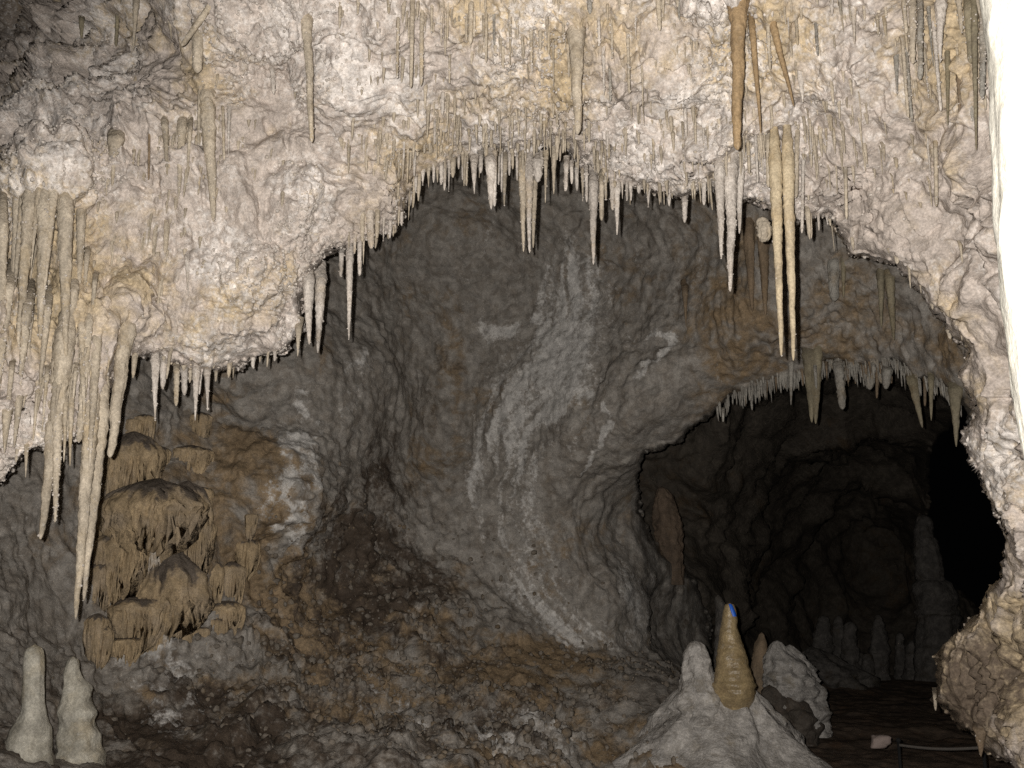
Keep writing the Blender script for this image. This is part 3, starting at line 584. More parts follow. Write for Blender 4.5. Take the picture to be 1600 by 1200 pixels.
# --- cave floor
gx = np.concatenate([np.linspace(-3, 0, 16)[:-1], np.linspace(0, 10, 260), np.linspace(10.2, 18, 24)])
gy = np.concatenate([np.linspace(4, 7.2, 14)[:-1], np.linspace(7.2, 26, 330), np.linspace(27, 60, 20)])
GX, GY = np.meshgrid(gx, gy)
FP = np.stack([GX.ravel(), GY.ravel(), 0 * GX.ravel()], -1)
FP[:, 2] = .05 * fbm(FP * .6, 2) + .035 * fbm(FP * 2.3 + 4, 3) + .012 * fbm(FP * 9, 2) - .03 + .25 * sstep(13, 20, FP[:, 1]) * (fbm(FP * .5 + 9, 2) * .5)
me = make_mesh('cave_floor', FP, grid_quads(len(gy), len(gx)), {'zone': np.zeros((len(FP), 3))})
tag(link('cave_floor', me, M['floor']), kind='structure')
def floor_z(x, y):
    return 0.0

# ------------------------------------------------------------------ lathed dripstone
def lathe(name, spine, mat, n=14, lump=.12, lf=3.0, ring=0.0, depth=1.0, parent=None, popcorn=0.0, seed=0, cap_top=False, cap_bottom=True, lean=True, zone=None, flute=0.0):
    """spine: list of world (x, y, z, radius), first = root. One closed, lumpy body."""
    S = np.array(spine, float)
    org = S[0, :3].copy()
    rel = S[:, :3] - org
    nr = len(S)
    ph = np.linspace(0, 2 * math.pi, n, endpoint=False)
    cs, sn = np.cos(ph), np.sin(ph)
    R = S[:, 3]
    V = np.zeros((nr, n, 3))
    V[..., 0] = rel[:, None, 0] + R[:, None] * cs[None]
    V[..., 1] = rel[:, None, 1] + R[:, None] * sn[None] * depth
    V[..., 2] = rel[:, None, 2]
    Rm = max(R.max(), 1e-4)
    U = np.stack([np.broadcast_to(cs[None] * .8, (nr, n)), np.broadcast_to(sn[None] * .8, (nr, n)), np.broadcast_to((rel[:, 2] / Rm)[:, None], (nr, n))], -1).reshape(-1, 3) + seed * 3.17
    k = lump * perlin(U * lf * .5) * 1.2 + lump * .6 * (np.abs(perlin(U * lf * 1.3 + 9)) - .3)
    if flute: k = k + flute * (np.abs(perlin(U * np.array([3.5, 3.5, .12]) + 4)) - .3)
    if popcorn: k = k + popcorn * np.clip(1 - worley(U * np.array([2.2, 2.2, 1.1])) * 1.3, 0, 1)
    if ring: k = k + ring * np.abs(perlin(np.stack([0 * U[:, 0], 0 * U[:, 0] + seed, U[:, 2] * 2.6], -1) + .35 * perlin(U)[:, None]))
    k = k.reshape(nr, n)
    out = np.stack([cs, sn * depth, 0 * cs], -1)[None] * (R[:, None] * k)[..., None]
    V = V + out
    verts = V.reshape(-1, 3); q = grid_quads(nr, n, close=True)
    tris = []
    nv = len(verts)
    vt = [verts]
    if cap_bottom:
        vt.append(V[-1].mean(0)[None] + np.array([[0, 0, np.sign(rel[-1, 2] + 1e-9) * R[-1] * .7]])); c = nv; nv += 1
        b = (nr - 1) * n
        tris += [(b + i, b + (i + 1) % n, c) for i in range(n)]
    if cap_top:
        vt.append(V[0].mean(0)[None]); c = nv
        tris += [((i + 1) % n, i, c) for i in range(n)]; nv += 1
    me = make_mesh(name, np.concatenate(vt), q, zone, tris or None)
    if parent is not None: loc = Vector(org) - parent.location
    else: loc = org
    return link(name, me, mat, parent, loc)

PROF = {'carrot': lambda t: .16 + .84 * (1 - t) ** .85, 'cone': lambda t: .10 + .90 * (1 - t), 'straw': lambda t: .72 + .28 * (1 - t), 'post': lambda t: .60 + .40 * (1 - t) ** .7,
        'flare': lambda t: .20 + .38 * (1 - t) ** .8 + .42 * np.clip(1 - t * 3.2, 0, 1) ** 1.3}
stal_count = [0]
BEADS = []
def stalactite(xr, yr, xt, yt, w, style, mat, label, group=None, look=None, Y=None, popcorn=.0, lump=.17, off=.25, sway=.022, name='stalactite'):
    stal_count[0] += 1; sd = stal_count[0]
    L = math.hypot(xt - xr, yt - yr)
    nrow = int(np.clip(L / 3.2, 8, 80)); ns = int(np.clip(w * .95, 7, 24))
    t = np.linspace(0, 1, nrow)
    px = xr + (xt - xr) * t; py = yr + (yt - yr) * t
    if look is not None:
        ys, ok = [], []
        for a, b in zip(px, py):
            p, o = look(a, b); ys.append(p[1]); ok.append(o)
        ys = np.array(ys); ok = np.array(ok)
        hit = ys[ok]
        yroot = hit[0] if len(hit) else Y
        ysel = hit[int(len(hit) * .12):] if len(hit) > 3 else hit
        Yax = (np.percentile(ysel, 30 if w > 13 else 15) if len(ysel) else yroot)
        rad = w * .5 * Yax / F
        Yax = min(Yax - off * rad, yroot + .04)
        Yt = Yax + (yroot + .04 + rad * 2.2 - Yax) * np.clip(1 - t / .26, 0, 1) ** 1.6
    else:
        Yt = np.full(nrow, Y); Yax = Y
    rad = w * .5 * Yax / F
    P = at(px, py, Yt)
    R = rad * PROF[style](t)
    R[-1] *= .45; R[-2] *= .85
    if L > 300 and w > 13: R *= .25 + .75 * sstep(-.02, .27, t)
    elif w > 13 and look is not None: R *= .55 + .45 * sstep(-.02, min(.20, 1.6 * w / L), t)
    R *= 1 + .30 * np.exp(-t * L / max(w, 4) * 1.2)
    wob = np.stack([t * L / 60 + sd * 5.1, 0 * t, 0 * t], -1)
    P[:, 0] += sway * rad * 6 * perlin(wob) * sstep(0, .25, t); P[:, 1] += sway * rad * 4 * perlin(wob + 40) * sstep(0, .25, t)
    P[0, 2] += .015
    o = lathe(name, np.concatenate([P, R[:, None]], 1), M[mat], n=ns, lump=lump, popcorn=popcorn, seed=sd, flute=.10 if w > 16 else 0)
    tag(o, label, 'stalactite', group)
    nb = int(popcorn * L * (.9 if w > 13 else .5))
    if nb and look is lookA:
        me_ = o.data; co = np.empty(len(me_.vertices) * 3, np.float32); me_.vertices.foreach_get('co', co); co = co.reshape(-1, 3)
        lo = max(1, int(nrow * .15)) * ns
        pick = rng.integers(lo, len(co), nb)
        BEADS.append(co[pick] + np.array(o.location))
    return o

for (xr, yr, xt, yt, w, stl, mt, pop, lab) in A_BIG:
    stalactite(xr, yr, xt, yt, w, stl, mt, lab, look=lookA, Y=5.6, popcorn=pop, off=-.2 if xr < 210 and w > 13 else .25)

# small ones nobody could tell apart: (root x, root y, tip y, width)
def small(group, label, rows, mats, look=lookA, Y=5.6, styles=('straw', 'post', 'cone'), zones=None, off=.25):
    for (x, y0, y1, w) in rows:
        g_, l_ = group, label
        for lim, where in zones or ():
            if x < lim: g_, l_ = group + ' ' + where, label + ' ' + where; break
        lean = (x - 800) * (y1 - y0) * -.00013
        stalactite(x, y0, x - lean, y1, w, random.choice(styles), random.choice(mats), l_, g_, look, Y, popcorn=random.choice([0, .1, .3, .45]), off=off)
small('small spikes', 'small spike in the lip fringe of the arch,',
      [(661, 262, 289, 8), (670, 258, 293, 8), (678, 252, 285, 6), (690, 250, 288, 8), (695, 250, 297, 6), (702, 250, 299, 7), (708, 248, 277, 9), (717, 240, 264, 6), (723, 240, 281, 5), (729, 238, 290, 6), (751, 238, 270, 9),
       (773, 240, 322, 8), (779, 236, 288, 6), (796, 234, 274, 6), (801, 234, 264, 6), (808, 238, 282, 6), (875, 226, 251, 5), (893, 255, 287, 7), (901, 258, 298, 8), (910, 262, 316, 7), (916, 262, 315, 6), (934, 266, 315, 9),
       (956, 272, 328, 8), (972, 278, 311, 6), (979, 280, 313, 6), (985, 282, 313, 6), (998, 288, 302, 8), (650, 272, 300, 6), (642, 300, 322, 6), (628, 322, 352, 6), (600, 330, 376, 7), (610, 340, 372, 6), (534, 388, 432, 8), (555, 360, 396, 6),
       (1030, 296, 320, 6), (1045, 298, 322, 7), (1085, 290, 312, 6), (1265, 330, 372, 6), (1278, 330, 360, 5), (1292, 334, 352, 6), (784, 232, 300, 5), (946, 276, 312, 5), (846, 240, 272, 5)], ['white', 'white', 'tan'], zones=((645, 'on its left shoulder'), (762, 'left of the thick white stalactite'), (812, 'left of the long trio'), (925, 'between trio and lone icicle'), (960, 'beside the lone icicle'), (1060, 'right of the lone icicle'), (1150, 'left of the knobbly fangs'), (1999, 'right of the honey pair')))
small('small spikes under the left lip', 'tiny spike between longer stalactites under the left arch lip',
      [(298, 574, 598, 6), (314, 576, 616, 6), (359, 566, 589, 8), (396, 556, 574, 7), (262, 560, 585, 6), (183, 560, 594, 6), (338, 578, 596, 6), (430, 546, 564, 6)], ['white', 'tan'])
top = [(608, -15, 21, 8), (623, 5, 120, 6), (645, -15, 137, 9), (660, 10, 133, 8), (700, -15, 61, 6), (703, 66, 130, 5), (736, -12, 68, 11), (741, 0, 58, 6), (729, 10, 64, 6), (760, -10, 97, 7), (786, 50, 107, 8), (797, -10, 107, 8), (817, 40, 92, 8), (830, 10, 100, 7),
       (844, 20, 77, 8), (857, 15, 85, 6), (864, 40, 146, 6), (921, -15, 21, 11), (942, 50, 149, 9), (952, 60, 158, 6), (967, -15, 16, 10), (980, 20, 146, 6), (1002, 66, 195, 6), (1009, 70, 163, 5), (1029, -10, 48, 10), (1116, -15, 21, 7),
       (1198, 5, 109, 7), (1205, -12, 26, 7), (1218, -15, 28, 7), (1229, -12, 56, 8), (1242, 0, 70, 7), (1273, 8, 87, 6), (1298, -15, 22, 8), (1327, -12, 33, 7), (1348, -15, 31, 6), (1368, -8, 55, 7), (1382, -10, 26, 6), (1411, -12, 52, 8), (1450, 5, 104, 7), (1458, 30, 173, 7), (1443, 60, 155, 5),
       (1408, 40, 183, 7), (1414, 50, 190, 6), (1497, -10, 50, 9), (1511, 90, 190, 6), (1146, -15, 67, 10), (1164, -15, 54, 10), (772, 4, 70, 6), (808, 0, 60, 6), (880, 5, 60, 6), (935, 0, 70, 6), (1250, -10, 30, 6), (1312, -10, 24, 6), (675, 0, 50, 6), (690, 8, 70, 5), (1530, 60, 170, 7), (1090, -12, 24, 6), (1060, -10, 30, 6), (560, -12, 22, 6), (955, 10, 90, 5), (992, -5, 60, 6), (888, 60, 120, 6)]
small('top edge straws', 'thin straw hanging from the top edge', top, ['white', 'tan', 'tan', 'grey'], zones=((680, 'right of the lone ochre carrot'), (780, 'well left of the big blunt tan stalactite'), (900, 'just left of the big blunt tan stalactite'), (960, 'just right of the big blunt tan stalactite'), (1100, 'midway from blunt tan to big brown stalactite'), (1180, 'around the big brown stalactite'), (1260, 'right of the big brown stalactite'), (1390, 'near the white spike'), (1999, 'in the bunch by the bright column')))
mid = [(692, 138, 180, 7), (726, 142, 179, 7), (700, 140, 202, 9), (592, 202, 258, 6), (602, 220, 270, 7), (616, 199, 247, 6), (624, 220, 277, 6), (638, 205, 287, 5), (648, 230, 275, 6), (612, 210, 262, 5), (632, 200, 250, 5), (760, 200, 250, 7), (1290, 140, 172, 5), (1322, 145, 169, 5),
       (1273, 228, 281, 5), (1448, 205, 274, 4), (1511, 250, 308, 4), (1546, 258, 312, 6), (1554, 275, 342, 7), (1070, 160, 215, 7), (1085, 165, 225, 6), (1098, 180, 240, 6), (1104, 170, 250, 6), (1168, 210, 270, 7), (1180, 200, 285, 6), (1190, 215, 280, 8), (1120, 180, 230, 5), (1264, 180, 250, 6), (1280, 190, 225, 7), (1290, 195, 235, 6), (1302, 195, 228, 6),
       (870, 150, 200, 6), (920, 180, 222, 6), (948, 190, 236, 6), (1020, 200, 250, 5), (1036, 195, 240, 5), (680, 170, 225, 6), (715, 180, 226, 7), (800, 170, 215, 6), (845, 160, 226, 8)]
small('face straws', 'short straw clinging to the pale face', mid, ['white', 'tan', 'tan'], zones=((670, 'above the left shoulder of the arch'), (770, 'left above the thick white stalactite'), (960, 'above the long trio'), (1050, 'above the lone icicle'), (1130, 'left of the big brown stalactite'), (1200, 'between knobbly fangs and honey pair'), (1350, 'right of the honey pair'), (1999, 'beside the bright column')))
lefts = [(138, 380, 470, 10), (16, 330, 450, 10), (84, 330, 440, 9), (38, 420, 520, 7), (90, 520, 600, 10), (20, 560, 640, 9), (150, 420, 500, 9), (172, 500, 560, 9), (180, 230, 290, 8), (210, 230, 270, 6), (245, 330, 400, 9), (225, 350, 410, 12), (262, 340, 395, 10), (60, 600, 690, 9), (120, 560, 640, 8), (145, 640, 740, 7), (28, 690, 722, 6), (160, 690, 758, 6), (76, 560, 680, 9), (50, 480, 560, 9), (10, 275, 400, 14), (40, 275, 470, 15), (62, 280, 420, 12), (86, 275, 500, 16), (114, 285, 430, 14), (20, 400, 600, 16), (48, 430, 640, 18), (78, 440, 620, 15), (8, 480, 690, 15), (118, 420, 560, 15), (142, 470, 600, 13), (32, 600, 700, 14), (96, 500, 660, 13), (136, 540, 690, 13)]
small('slim drips', 'slim drip squeezed in', [r for r in lefts if r[1] < 440 and r[0] < 170], ['tan'], zones=((999, 'among stalactites of the left curtain'),), styles=('carrot', 'post', 'cone'), off=-.55)
small('slim drips', 'slim drip hanging', [r for r in lefts if r[1] >= 440], ['tan'], zones=((999, 'between the longest stalactites at far left'),), styles=('carrot', 'post', 'cone'), off=-.55)
small('slim drips', 'slim drip on the face', [r for r in lefts if r[1] < 440 and r[0] >= 170], ['tan'], zones=((999, 'near the tan cluster, upper left'),), styles=('carrot', 'post', 'cone'), off=-.55)

# ------------------------------------------------------------------ stalactites of the second arch
B_BIG = [
    (1262, 528, 1269, 660, 24, 'carrot', 'olive', 0, 'left point of the split grey brown stalactite over the dark passage'),
    (1276, 528, 1275, 662, 22, 'carrot', 'olive', 0, 'right point of the split grey brown stalactite over the dark passage'),
    (1309, 556, 1316, 639, 15, 'post', 'grey', .4, 'knobbly pale grey stalactite right of the split one over the passage'),
    (1370, 566, 1370, 622, 6, 'straw', 'rust', 0, 'thin straight brown straw over the right part of the dark passage'),
    (1359, 572, 1359, 608, 16, 'post', 'grey', .5, 'left of two popcorn clumps beside a brown straw over the passage'),
    (1386, 572, 1385, 607, 14, 'post', 'grey', .5, 'right of two popcorn clumps beside a brown straw over the passage'),
    (1422, 575, 1441, 668, 18, 'carrot', 'olive', .05, 'thicker dim stalactite, left of two near the black hole'),
    (1455, 578, 1455, 657, 11, 'carrot', 'olive', .05, 'thinner dim stalactite, right of two near the black hole'),
    (1445, 590, 1445, 634, 6, 'straw', 'rust', 0, 'thin straw between two dim stalactites near the black hole'),
    (1492, 590, 1494, 698, 24, 'cone', 'olive', .1, 'widest dim stalactite hanging right above the black hole'),
    (1236, 560, 1236, 633, 10, 'carrot', 'grey', 0, 'dim grey spike just left of the split stalactite'),
    (1168, 330, 1176, 486, 22, 'carrot', 'rust', .05, 'dim brown stalactite behind the middle knobbly fang'),
    (1192, 330, 1196, 492, 24, 'carrot', 'rust', .05, 'dim brown stalactite just left of and behind the honey pair'),
    (1318, 390, 1318, 465, 12, 'carrot', 'olive', 0, 'olive spike beside a pear shaped knob behind the right lip'),
    (1376, 410, 1377, 511, 15, 'carrot', 'olive', 0, 'left of two long olive spikes hanging behind the right lip'),
    (1388, 412, 1397, 531, 19, 'carrot', 'olive', 0, 'right and longer of two olive spikes hanging behind the right lip'),
    (1303, 395, 1304, 470, 20, 'post', 'grey', .1, 'grey pear shaped dripstone knob behind the right arch lip'),
    (1070, 440, 1072, 510, 12, 'cone', 'rust', 0, 'faint brown drip streak high on the wall left of the knobbly fangs'),
    (1130, 640, 1130, 659, 5, 'straw', 'grey', 0, 'tiny spike alone on the slanting lip at left of the dark passage'),
]
for (xr, yr, xt, yt, w, stl, mt, pop, lab) in B_BIG:
    stalactite(xr, yr, xt, yt, w, stl, mt, lab, look=lookB, Y=8.8, popcorn=pop, off=.5)
fr = []
for i in range(64):
    x = 1166 + i * 4.0 + random.uniform(-2, 2)
    lip = np.interp(x, [1150, 1190, 1250, 1300, 1350, 1400, 1430], [624, 604, 588, 572, 580, 572, 598])
    fr.append((x, lip - random.uniform(6, 14), lip + random.choice([4, 8, 12, 18, 26, 34]) * random.uniform(.6, 1.1), random.uniform(3.2, 5.5)))
small('needle fringe over the dark passage', 'fine needle in the dense fringe over the dark passage', fr, ['grey', 'rust', 'grey'], lookB, 8.9, ('cone', 'straw'))
# ------------------------------------------------------------------ popcorn crust, too small and many to count
def icosa():
    t = (1 + 5 ** .5) / 2
    v = np.array([(-1, t, 0), (1, t, 0), (-1, -t, 0), (1, -t, 0), (0, -1, t), (0, 1, t), (0, -1, -t), (0, 1, -t), (t, 0, -1), (t, 0, 1), (-t, 0, -1), (-t, 0, 1)], float)
    v /= np.linalg.norm(v[0])
    f = np.array([(0, 11, 5), (0, 5, 1), (0, 1, 7), (0, 7, 10), (0, 10, 11), (1, 5, 9), (5, 11, 4), (11, 10, 2), (10, 7, 6), (7, 1, 8), (3, 9, 4), (3, 4, 2), (3, 2, 6), (3, 6, 8), (3, 8, 9), (4, 9, 5), (2, 4, 11), (6, 2, 10), (8, 6, 7), (9, 8, 1)])
    return v, f
def nodules(name, D, weight, count, rmin, rmax, mat, label, extra=None):
    w = weight / weight.sum()
    idx = rng.choice(len(w), count, replace=False, p=w)
    c = D['P'][idx] + D['n'][idx] * rng.uniform(-.2, .7, (count, 1)) * rmin
    r = rmin + (rmax - rmin) * rng.random(count) ** 2.5
    if extra is not None:
        c = np.concatenate([c, extra]); r = np.concatenate([r, rng.uniform(.0025, .0075, len(extra))]); count = len(c)
    iv, jf = icosa()
    st = rng.uniform(.7, 1.35, (count, 1, 3))
    V = c[:, None] + (iv[None] * st + rng.normal(0, .12, (count, 12, 3))) * r[:, None, None]
    T = (jf[None] + (np.arange(count) * 12)[:, None, None]).reshape(-1, 3)
    me = make_mesh(name, V.reshape(-1, 3), np.zeros((0, 4), int), None, T)
    tag(link(name, me, mat), label, 'mineral crust', None, 'stuff')
pm, fz, sm, dd = dA['aux'].T
inA = (dA['px'] > -30) & (dA['px'] < 1620) & (dA['py'] > -30) & (dA['py'] < 1210) & (dA['s'] > 1)
wA = (pm ** 2 + .6 * np.exp(-np.clip(dA['s'], 0, 999) / 16) + .02) * inA * (1 - .85 * sm) * (1 - .9 * sstep(1380, 1470, dA['px'])) * (1 - .8 * gauss(dA['px'], dA['py'], 1530, 1060, 100, 120))
nodules('popcorn_crust', dA, wA, 6500, .004, .013, M['crust'], 'white popcorn crust studding the pale ceiling and arch lip', np.concatenate(BEADS))
inB = (dB['px'] > 0) & (dB['px'] < 1080) & (dB['py'] < 1205)
nodules('nodule_crust', dB, inB * (.9 * gauss(dB['px'], dB['py'], 820, 1135, 170, 55) + .8 * gauss(dB['px'], dB['py'], 560, 1060, 200, 60) + .3 * gauss(dB['px'], dB['py'], 560, 930, 160, 100) + .5 * gauss(dB['px'], dB['py'], 960, 1060, 90, 40)) + 1e-9, 2000, .008, .036, M['rubble'], 'rounded grey nodules strewn over the rubble slope')

# ------------------------------------------------------------------ the finest drips, past counting
def fine_drips(name, look, spots, mat, label, Yd):
    Vs, Qs, Ts = [], [], []; base_ = 0
    for (x, y0, L, w) in spots:
        p, ok = look(x, y0)
        if not ok: continue
        Y = p[1] - .003; rad = w * .5 * Y / F; n_ = 6; rows_ = 5
        top_ = at(x, y0, Y); ln = L * Y / F
        ang = np.linspace(0, 2 * math.pi, n_, endpoint=False)
        wx_, wy_ = random.uniform(-.04, .04) * ln, random.uniform(-.10, 0) * ln
        for i_, (tt, rr) in enumerate(((-.12, .9), (.15, 1.25), (.5, .85 + random.uniform(-.15, .25)), (.8, .6 + random.uniform(-.1, .25)), (1, .22))):
            Vs.append(np.stack([top_[0] + wx_ * tt + rad * rr * np.cos(ang), top_[1] + (0.02 if i_ == 0 else 0) + wy_ * max(tt, 0) + rad * rr * np.sin(ang), top_[2] - ln * tt + 0 * ang], -1))
        Qs.append(grid_quads(rows_, n_, close=True) + base_)
        b4 = base_ + 4 * n_; Ts += [(b4, b4 + i_, b4 + i_ + 1) for i_ in range(1, n_ - 1)]
        base_ += rows_ * n_
    me = make_mesh(name, np.concatenate(Vs), np.concatenate(Qs), None, np.array(Ts))
    tag(link(name, me, mat), label, 'stalactites', None, 'stuff')
spots = []
lipx = [p[0] for p in ARCH[11:47]]; 
for a_, b_ in zip(ARCH[11:43], ARCH[12:44]):
    n_ = int(math.hypot(b_[0] - a_[0], b_[1] - a_[1]) / (9.0 if 560 < a_[0] < 1100 else 24.0))
    for k in range(n_):
        f_ = random.random(); hgt = random.uniform(6, 34)
        spots.append((a_[0] + (b_[0] - a_[0]) * f_ + random.uniform(-3, 3), a_[1] + (b_[1] - a_[1]) * f_ - hgt, min(60, 8 + random.expovariate(1 / 14.)), random.choice([2.4, 3, 4, 5.5, 8])))
for (cx0, cy0, sx0, sy0, cnt) in ((900, 60, 220, 60, 170), (660, 60, 100, 50, 50), (1240, 70, 90, 60, 60), (1450, 80, 80, 70, 80), (625, 225, 60, 28, 60), (730, 190, 70, 30, 60), (1180, 215, 70, 45, 90), (1060, 210, 80, 40, 60), (1290, 215, 40, 25, 30), (290, 200, 70, 50, 60), (70, 400, 60, 80, 70), (120, 560, 50, 60, 40), (860, 205, 90, 25, 60), (1400, 260, 90, 60, 30), (240, 370, 60, 40, 30)):
    for k in range(cnt):
        spots.append((random.gauss(cx0, sx0), random.gauss(cy0, sy0), random.choice([10, 16, 24, 36, 52]) * random.uniform(.6, 1.2), random.uniform(2.4, 6.5)))
fine_drips('fine_drips', lookA, spots, M['tan'], 'countless fine drips fringing the arch lip and pale ceiling', 5.5)
spots = []
for k in range(520):
    x = random.uniform(1120, 1500); lip = np.interp(x, [1110, 1150, 1190, 1250, 1300, 1350, 1400, 1430, 1470, 1500], [654, 624, 604, 588, 572, 580, 572, 598, 606, 640])
    up = random.choice([4, 6, 9, 12, 16]) * random.uniform(.6, 1.1)
    spots.append((x, lip - up, (random.uniform(8, 30) if up < 30 else random.uniform(20, 60)), random.uniform(2, 4.5)))
fine_drips('fine_drips', lookB, spots, M['grey'], 'countless dim fine drips fringing the ceiling over the dark passage', 8.8)

# ------------------------------------------------------------------ flowstone canopies on the left wall
def flowstone():
    root = bpy.data.objects.new('flowstone_cascade', None); C.objects.link(root)
    root.location = at(240, 1010, 8.0)
    tag(root, 'tiered ochre flowstone canopies with dusty dark tops on the left wall', 'flowstone')
    tiers = [(205, 668, 48, 712, 762, 0), (296, 690, 34, 706, 730, 0), (238, 742, 84, 792, 838, 0), (306, 800, 30, 826, 878, 0), (192, 818, 46, 852, 908, 0), (156, 872, 22, 892, 942, 0), (264, 850, 62, 930, 965, 0),
             (214, 925, 48, 950, 988, 0), (281, 925, 32, 948, 988, 0), (311, 925, 13, 945, 992, 1), (331, 868, 20, 890, 935, 0), (352, 932, 32, 950, 972, 0), (152, 952, 18, 972, 1012, 0), (196, 990, 27, 1001, 1017, 0),
             (242, 978, 22, 993, 1010, 1), (341, 958, 17, 972, 990, 0), (290, 745, 40, 790, 830, 0), (176, 765, 30, 800, 850, 0)]
    rr_ = random.Random(8)
    for _ in range(34):
        x_ = rr_.uniform(150, 400); y_ = rr_.uniform(650, 1000); h_ = rr_.uniform(9, 24)
        if x_ > 345 and y_ < 780: continue
        tiers.append((x_, y_ - h_ * rr_.uniform(.5, .9), h_, y_, y_ + h_ * rr_.uniform(.8, 1.8), 1 if rr_.random() < .12 else 0))
    for k, (cx, top, hw, rim, bot, pale) in enumerate(tiers):
        p, ok = lookB(cx, rim); Y = p[1] - .07 * (hw / 60.) - .03
        R = hw * Y / F; zt, zr, zb = (at(cx, v, Y)[2] for v in (top, rim - 6, bot + 12))
        nphi = 120 if hw > 24 else 70; phi = np.linspace(math.radians(-205), math.radians(25), nphi)
        nd, nsk = (14, 18) if hw > 24 else (9, 12); rows = []; dust = []
        one = 0 * phi
        edge = fbm(np.stack([phi * 2.2 + k * 9, one, one], -1), 3)
        fx = phi * (5 + hw / 6.) + k * 3
        wobR = 1 + .36 * perlin(np.stack([phi * 1.3 + k * 7, one, one], -1)) + .10 * perlin(np.stack([phi * 3.9 + k * 7, one, one], -1))
        for i in range(nd):
            u = (i + .25) / nd
            r = R * u ** .85 * wobR; z = zt + (zr - zt) * (.55 * u + .45 * u ** 3) + .06 * R * perlin(np.stack([phi * 2.5 + k, one + u * 4, one], -1)) * u
            r = r * (1 + .10 * perlin(np.stack([phi * 5, one + u * 5, one + k], -1)))
            rows.append((r, z)); dust.append(1.05 - 1.3 * sstep(.55, 1.05, u + .35 * edge))
        for i in range(1, nsk + 1):
            v = i / nsk
            fl_ = np.abs(perlin(np.stack([fx, one, one + v * .5], -1))) * 1.5
            r = R * wobR * (1 - .46 * v ** 1.2) * (1 + .30 * sstep(0, .3, v) * (fl_ - .45)) + R * .05 * math.sin(min(v * 4, math.pi))
            strand = sstep(.05, .55, fl_)
            z = zr + (zb - zr) * v * (.45 + .80 * strand + .30 * edge)
            r = r - R * .30 * sstep(.80, 1.0, v)
            rows.append((r, z)); dust.append(-.30 + .25 * edge)
        V = []; Z = []
        for (r, z), d_ in zip(rows, dust):
            V.append(np.stack([r * np.cos(phi), r * np.sin(phi) * .75, z - zr], -1))
            Z.append(np.stack([.5 - .9 * pale + 0 * phi, -.25 + .9 * pale + 0 * phi, (d_ + 0 * phi) * (1 - .7 * pale)], -1))
        V = np.concatenate(V); Z = np.concatenate(Z)
        c0 = at(cx, rim, Y)
        V[:, :] += (.07 * R * perlin((V + c0) * 9) + .05 * R * np.abs(perlin((V + c0) * 22)))[:, None] * np.array([1, 1, .6])
        me = make_mesh('canopy', V, grid_quads(nd + nsk, nphi), {'zone': Z})
        link('canopy', me, M['flow'], root, Vector(c0) - root.location)
flowstone()

# ------------------------------------------------------------------ stalagmites
def mite(name, pts, Y, mat, label=None, cat='stalagmite', group=None, parent=None, n=28, lump=.10, lf=3., ring=.12, depth=1.0, pop=0., seed=1, flute=0., dense=3.0):
    """pts: (px, py, half width px) from the top down"""
    a = np.array(pts, float); yy = np.arange(a[0, 1], a[-1, 1] + .1, dense)
    xx = np.interp(yy, a[:, 1], a[:, 0]); hw = np.interp(yy, a[:, 1], a[:, 2])
    if len(yy) > 8:
        ker = np.array([1, 2, 3, 2, 1.]) / 9
        hw[2:-2] = np.convolve(hw, ker, 'valid'); xx[2:-2] = np.convolve(xx, ker, 'valid')
    P = at(xx, yy, Y)[::-1]
    R = (hw * Y / F)[::-1]
    R[-1] *= .55
    o = lathe(name, np.concatenate([P, R[:, None]], 1), M[mat], n=n, lump=lump, lf=lf, ring=ring, depth=depth, parent=parent, popcorn=pop, seed=seed, flute=flute)
    if label and parent is None: tag(o, label, cat, group)
    return o
# lower left
mite('stalagmite', [(54, 1009, 7), (54, 1014, 13), (53, 1030, 15), (52, 1060, 15), (52, 1095, 16), (52, 1112, 18), (50, 1124, 22), (46, 1142, 29), (44, 1165, 31), (42, 1185, 36), (38, 1230, 44), (36, 1330, 60)], 5.9, 'palepost', 'blunt pale post shaped stalagmite in the lower left corner', ring=.06, seed=4, lump=.10, lf=3.4, flute=.05, n=44)
mite('stalagmite', [(114, 1027, 5), (114, 1033, 9), (112, 1050, 12), (113, 1062, 15), (121, 1068, 20), (122, 1088, 20), (119, 1096, 22), (121, 1112, 27), (120, 1128, 25), (122, 1142, 30), (122, 1168, 29), (124, 1182, 35), (124, 1240, 38), (124, 1330, 42)], 6.2, 'palepost', 'lumpy tapering pale stalagmite right of the blunt post, lower left', ring=.08, seed=9, lump=.17, lf=3.6, flute=.10, n=44)
# the pale mound with two stalagmites beside the path
mroot = bpy.data.objects.new('stalagmite_mound', None); C.objects.link(mroot); mroot.location = at(1115, 1205, 8.85)
tag(mroot, 'white crusted mound crowned by a pale stub and a tall honey stalagmite', 'stalagmite')
mite('mound', [(1118, 1062, 30), (1118, 1078, 58), (1119, 1095, 70), (1119, 1115, 86), (1116, 1140, 106), (1110, 1165, 126), (1104, 1185, 152), (1098, 1200, 178), (1094, 1215, 200), (1090, 1232, 235)], 8.85, 'mound', parent=mroot, n=120, lump=.17, lf=7, ring=.04, pop=.05, seed=2, depth=.8, dense=1.6, flute=.13)
mite('pale_stub', [(1087, 1002, 6), (1087, 1006, 11), (1088, 1018, 16), (1089, 1035, 21), (1091, 1050, 24), (1092, 1070, 27), (1092, 1100, 38), (1092, 1130, 46)], 8.72, 'mound', parent=mroot, n=48, lump=.22, lf=4.5, ring=.14, seed=5, dense=1.3, pop=.06)
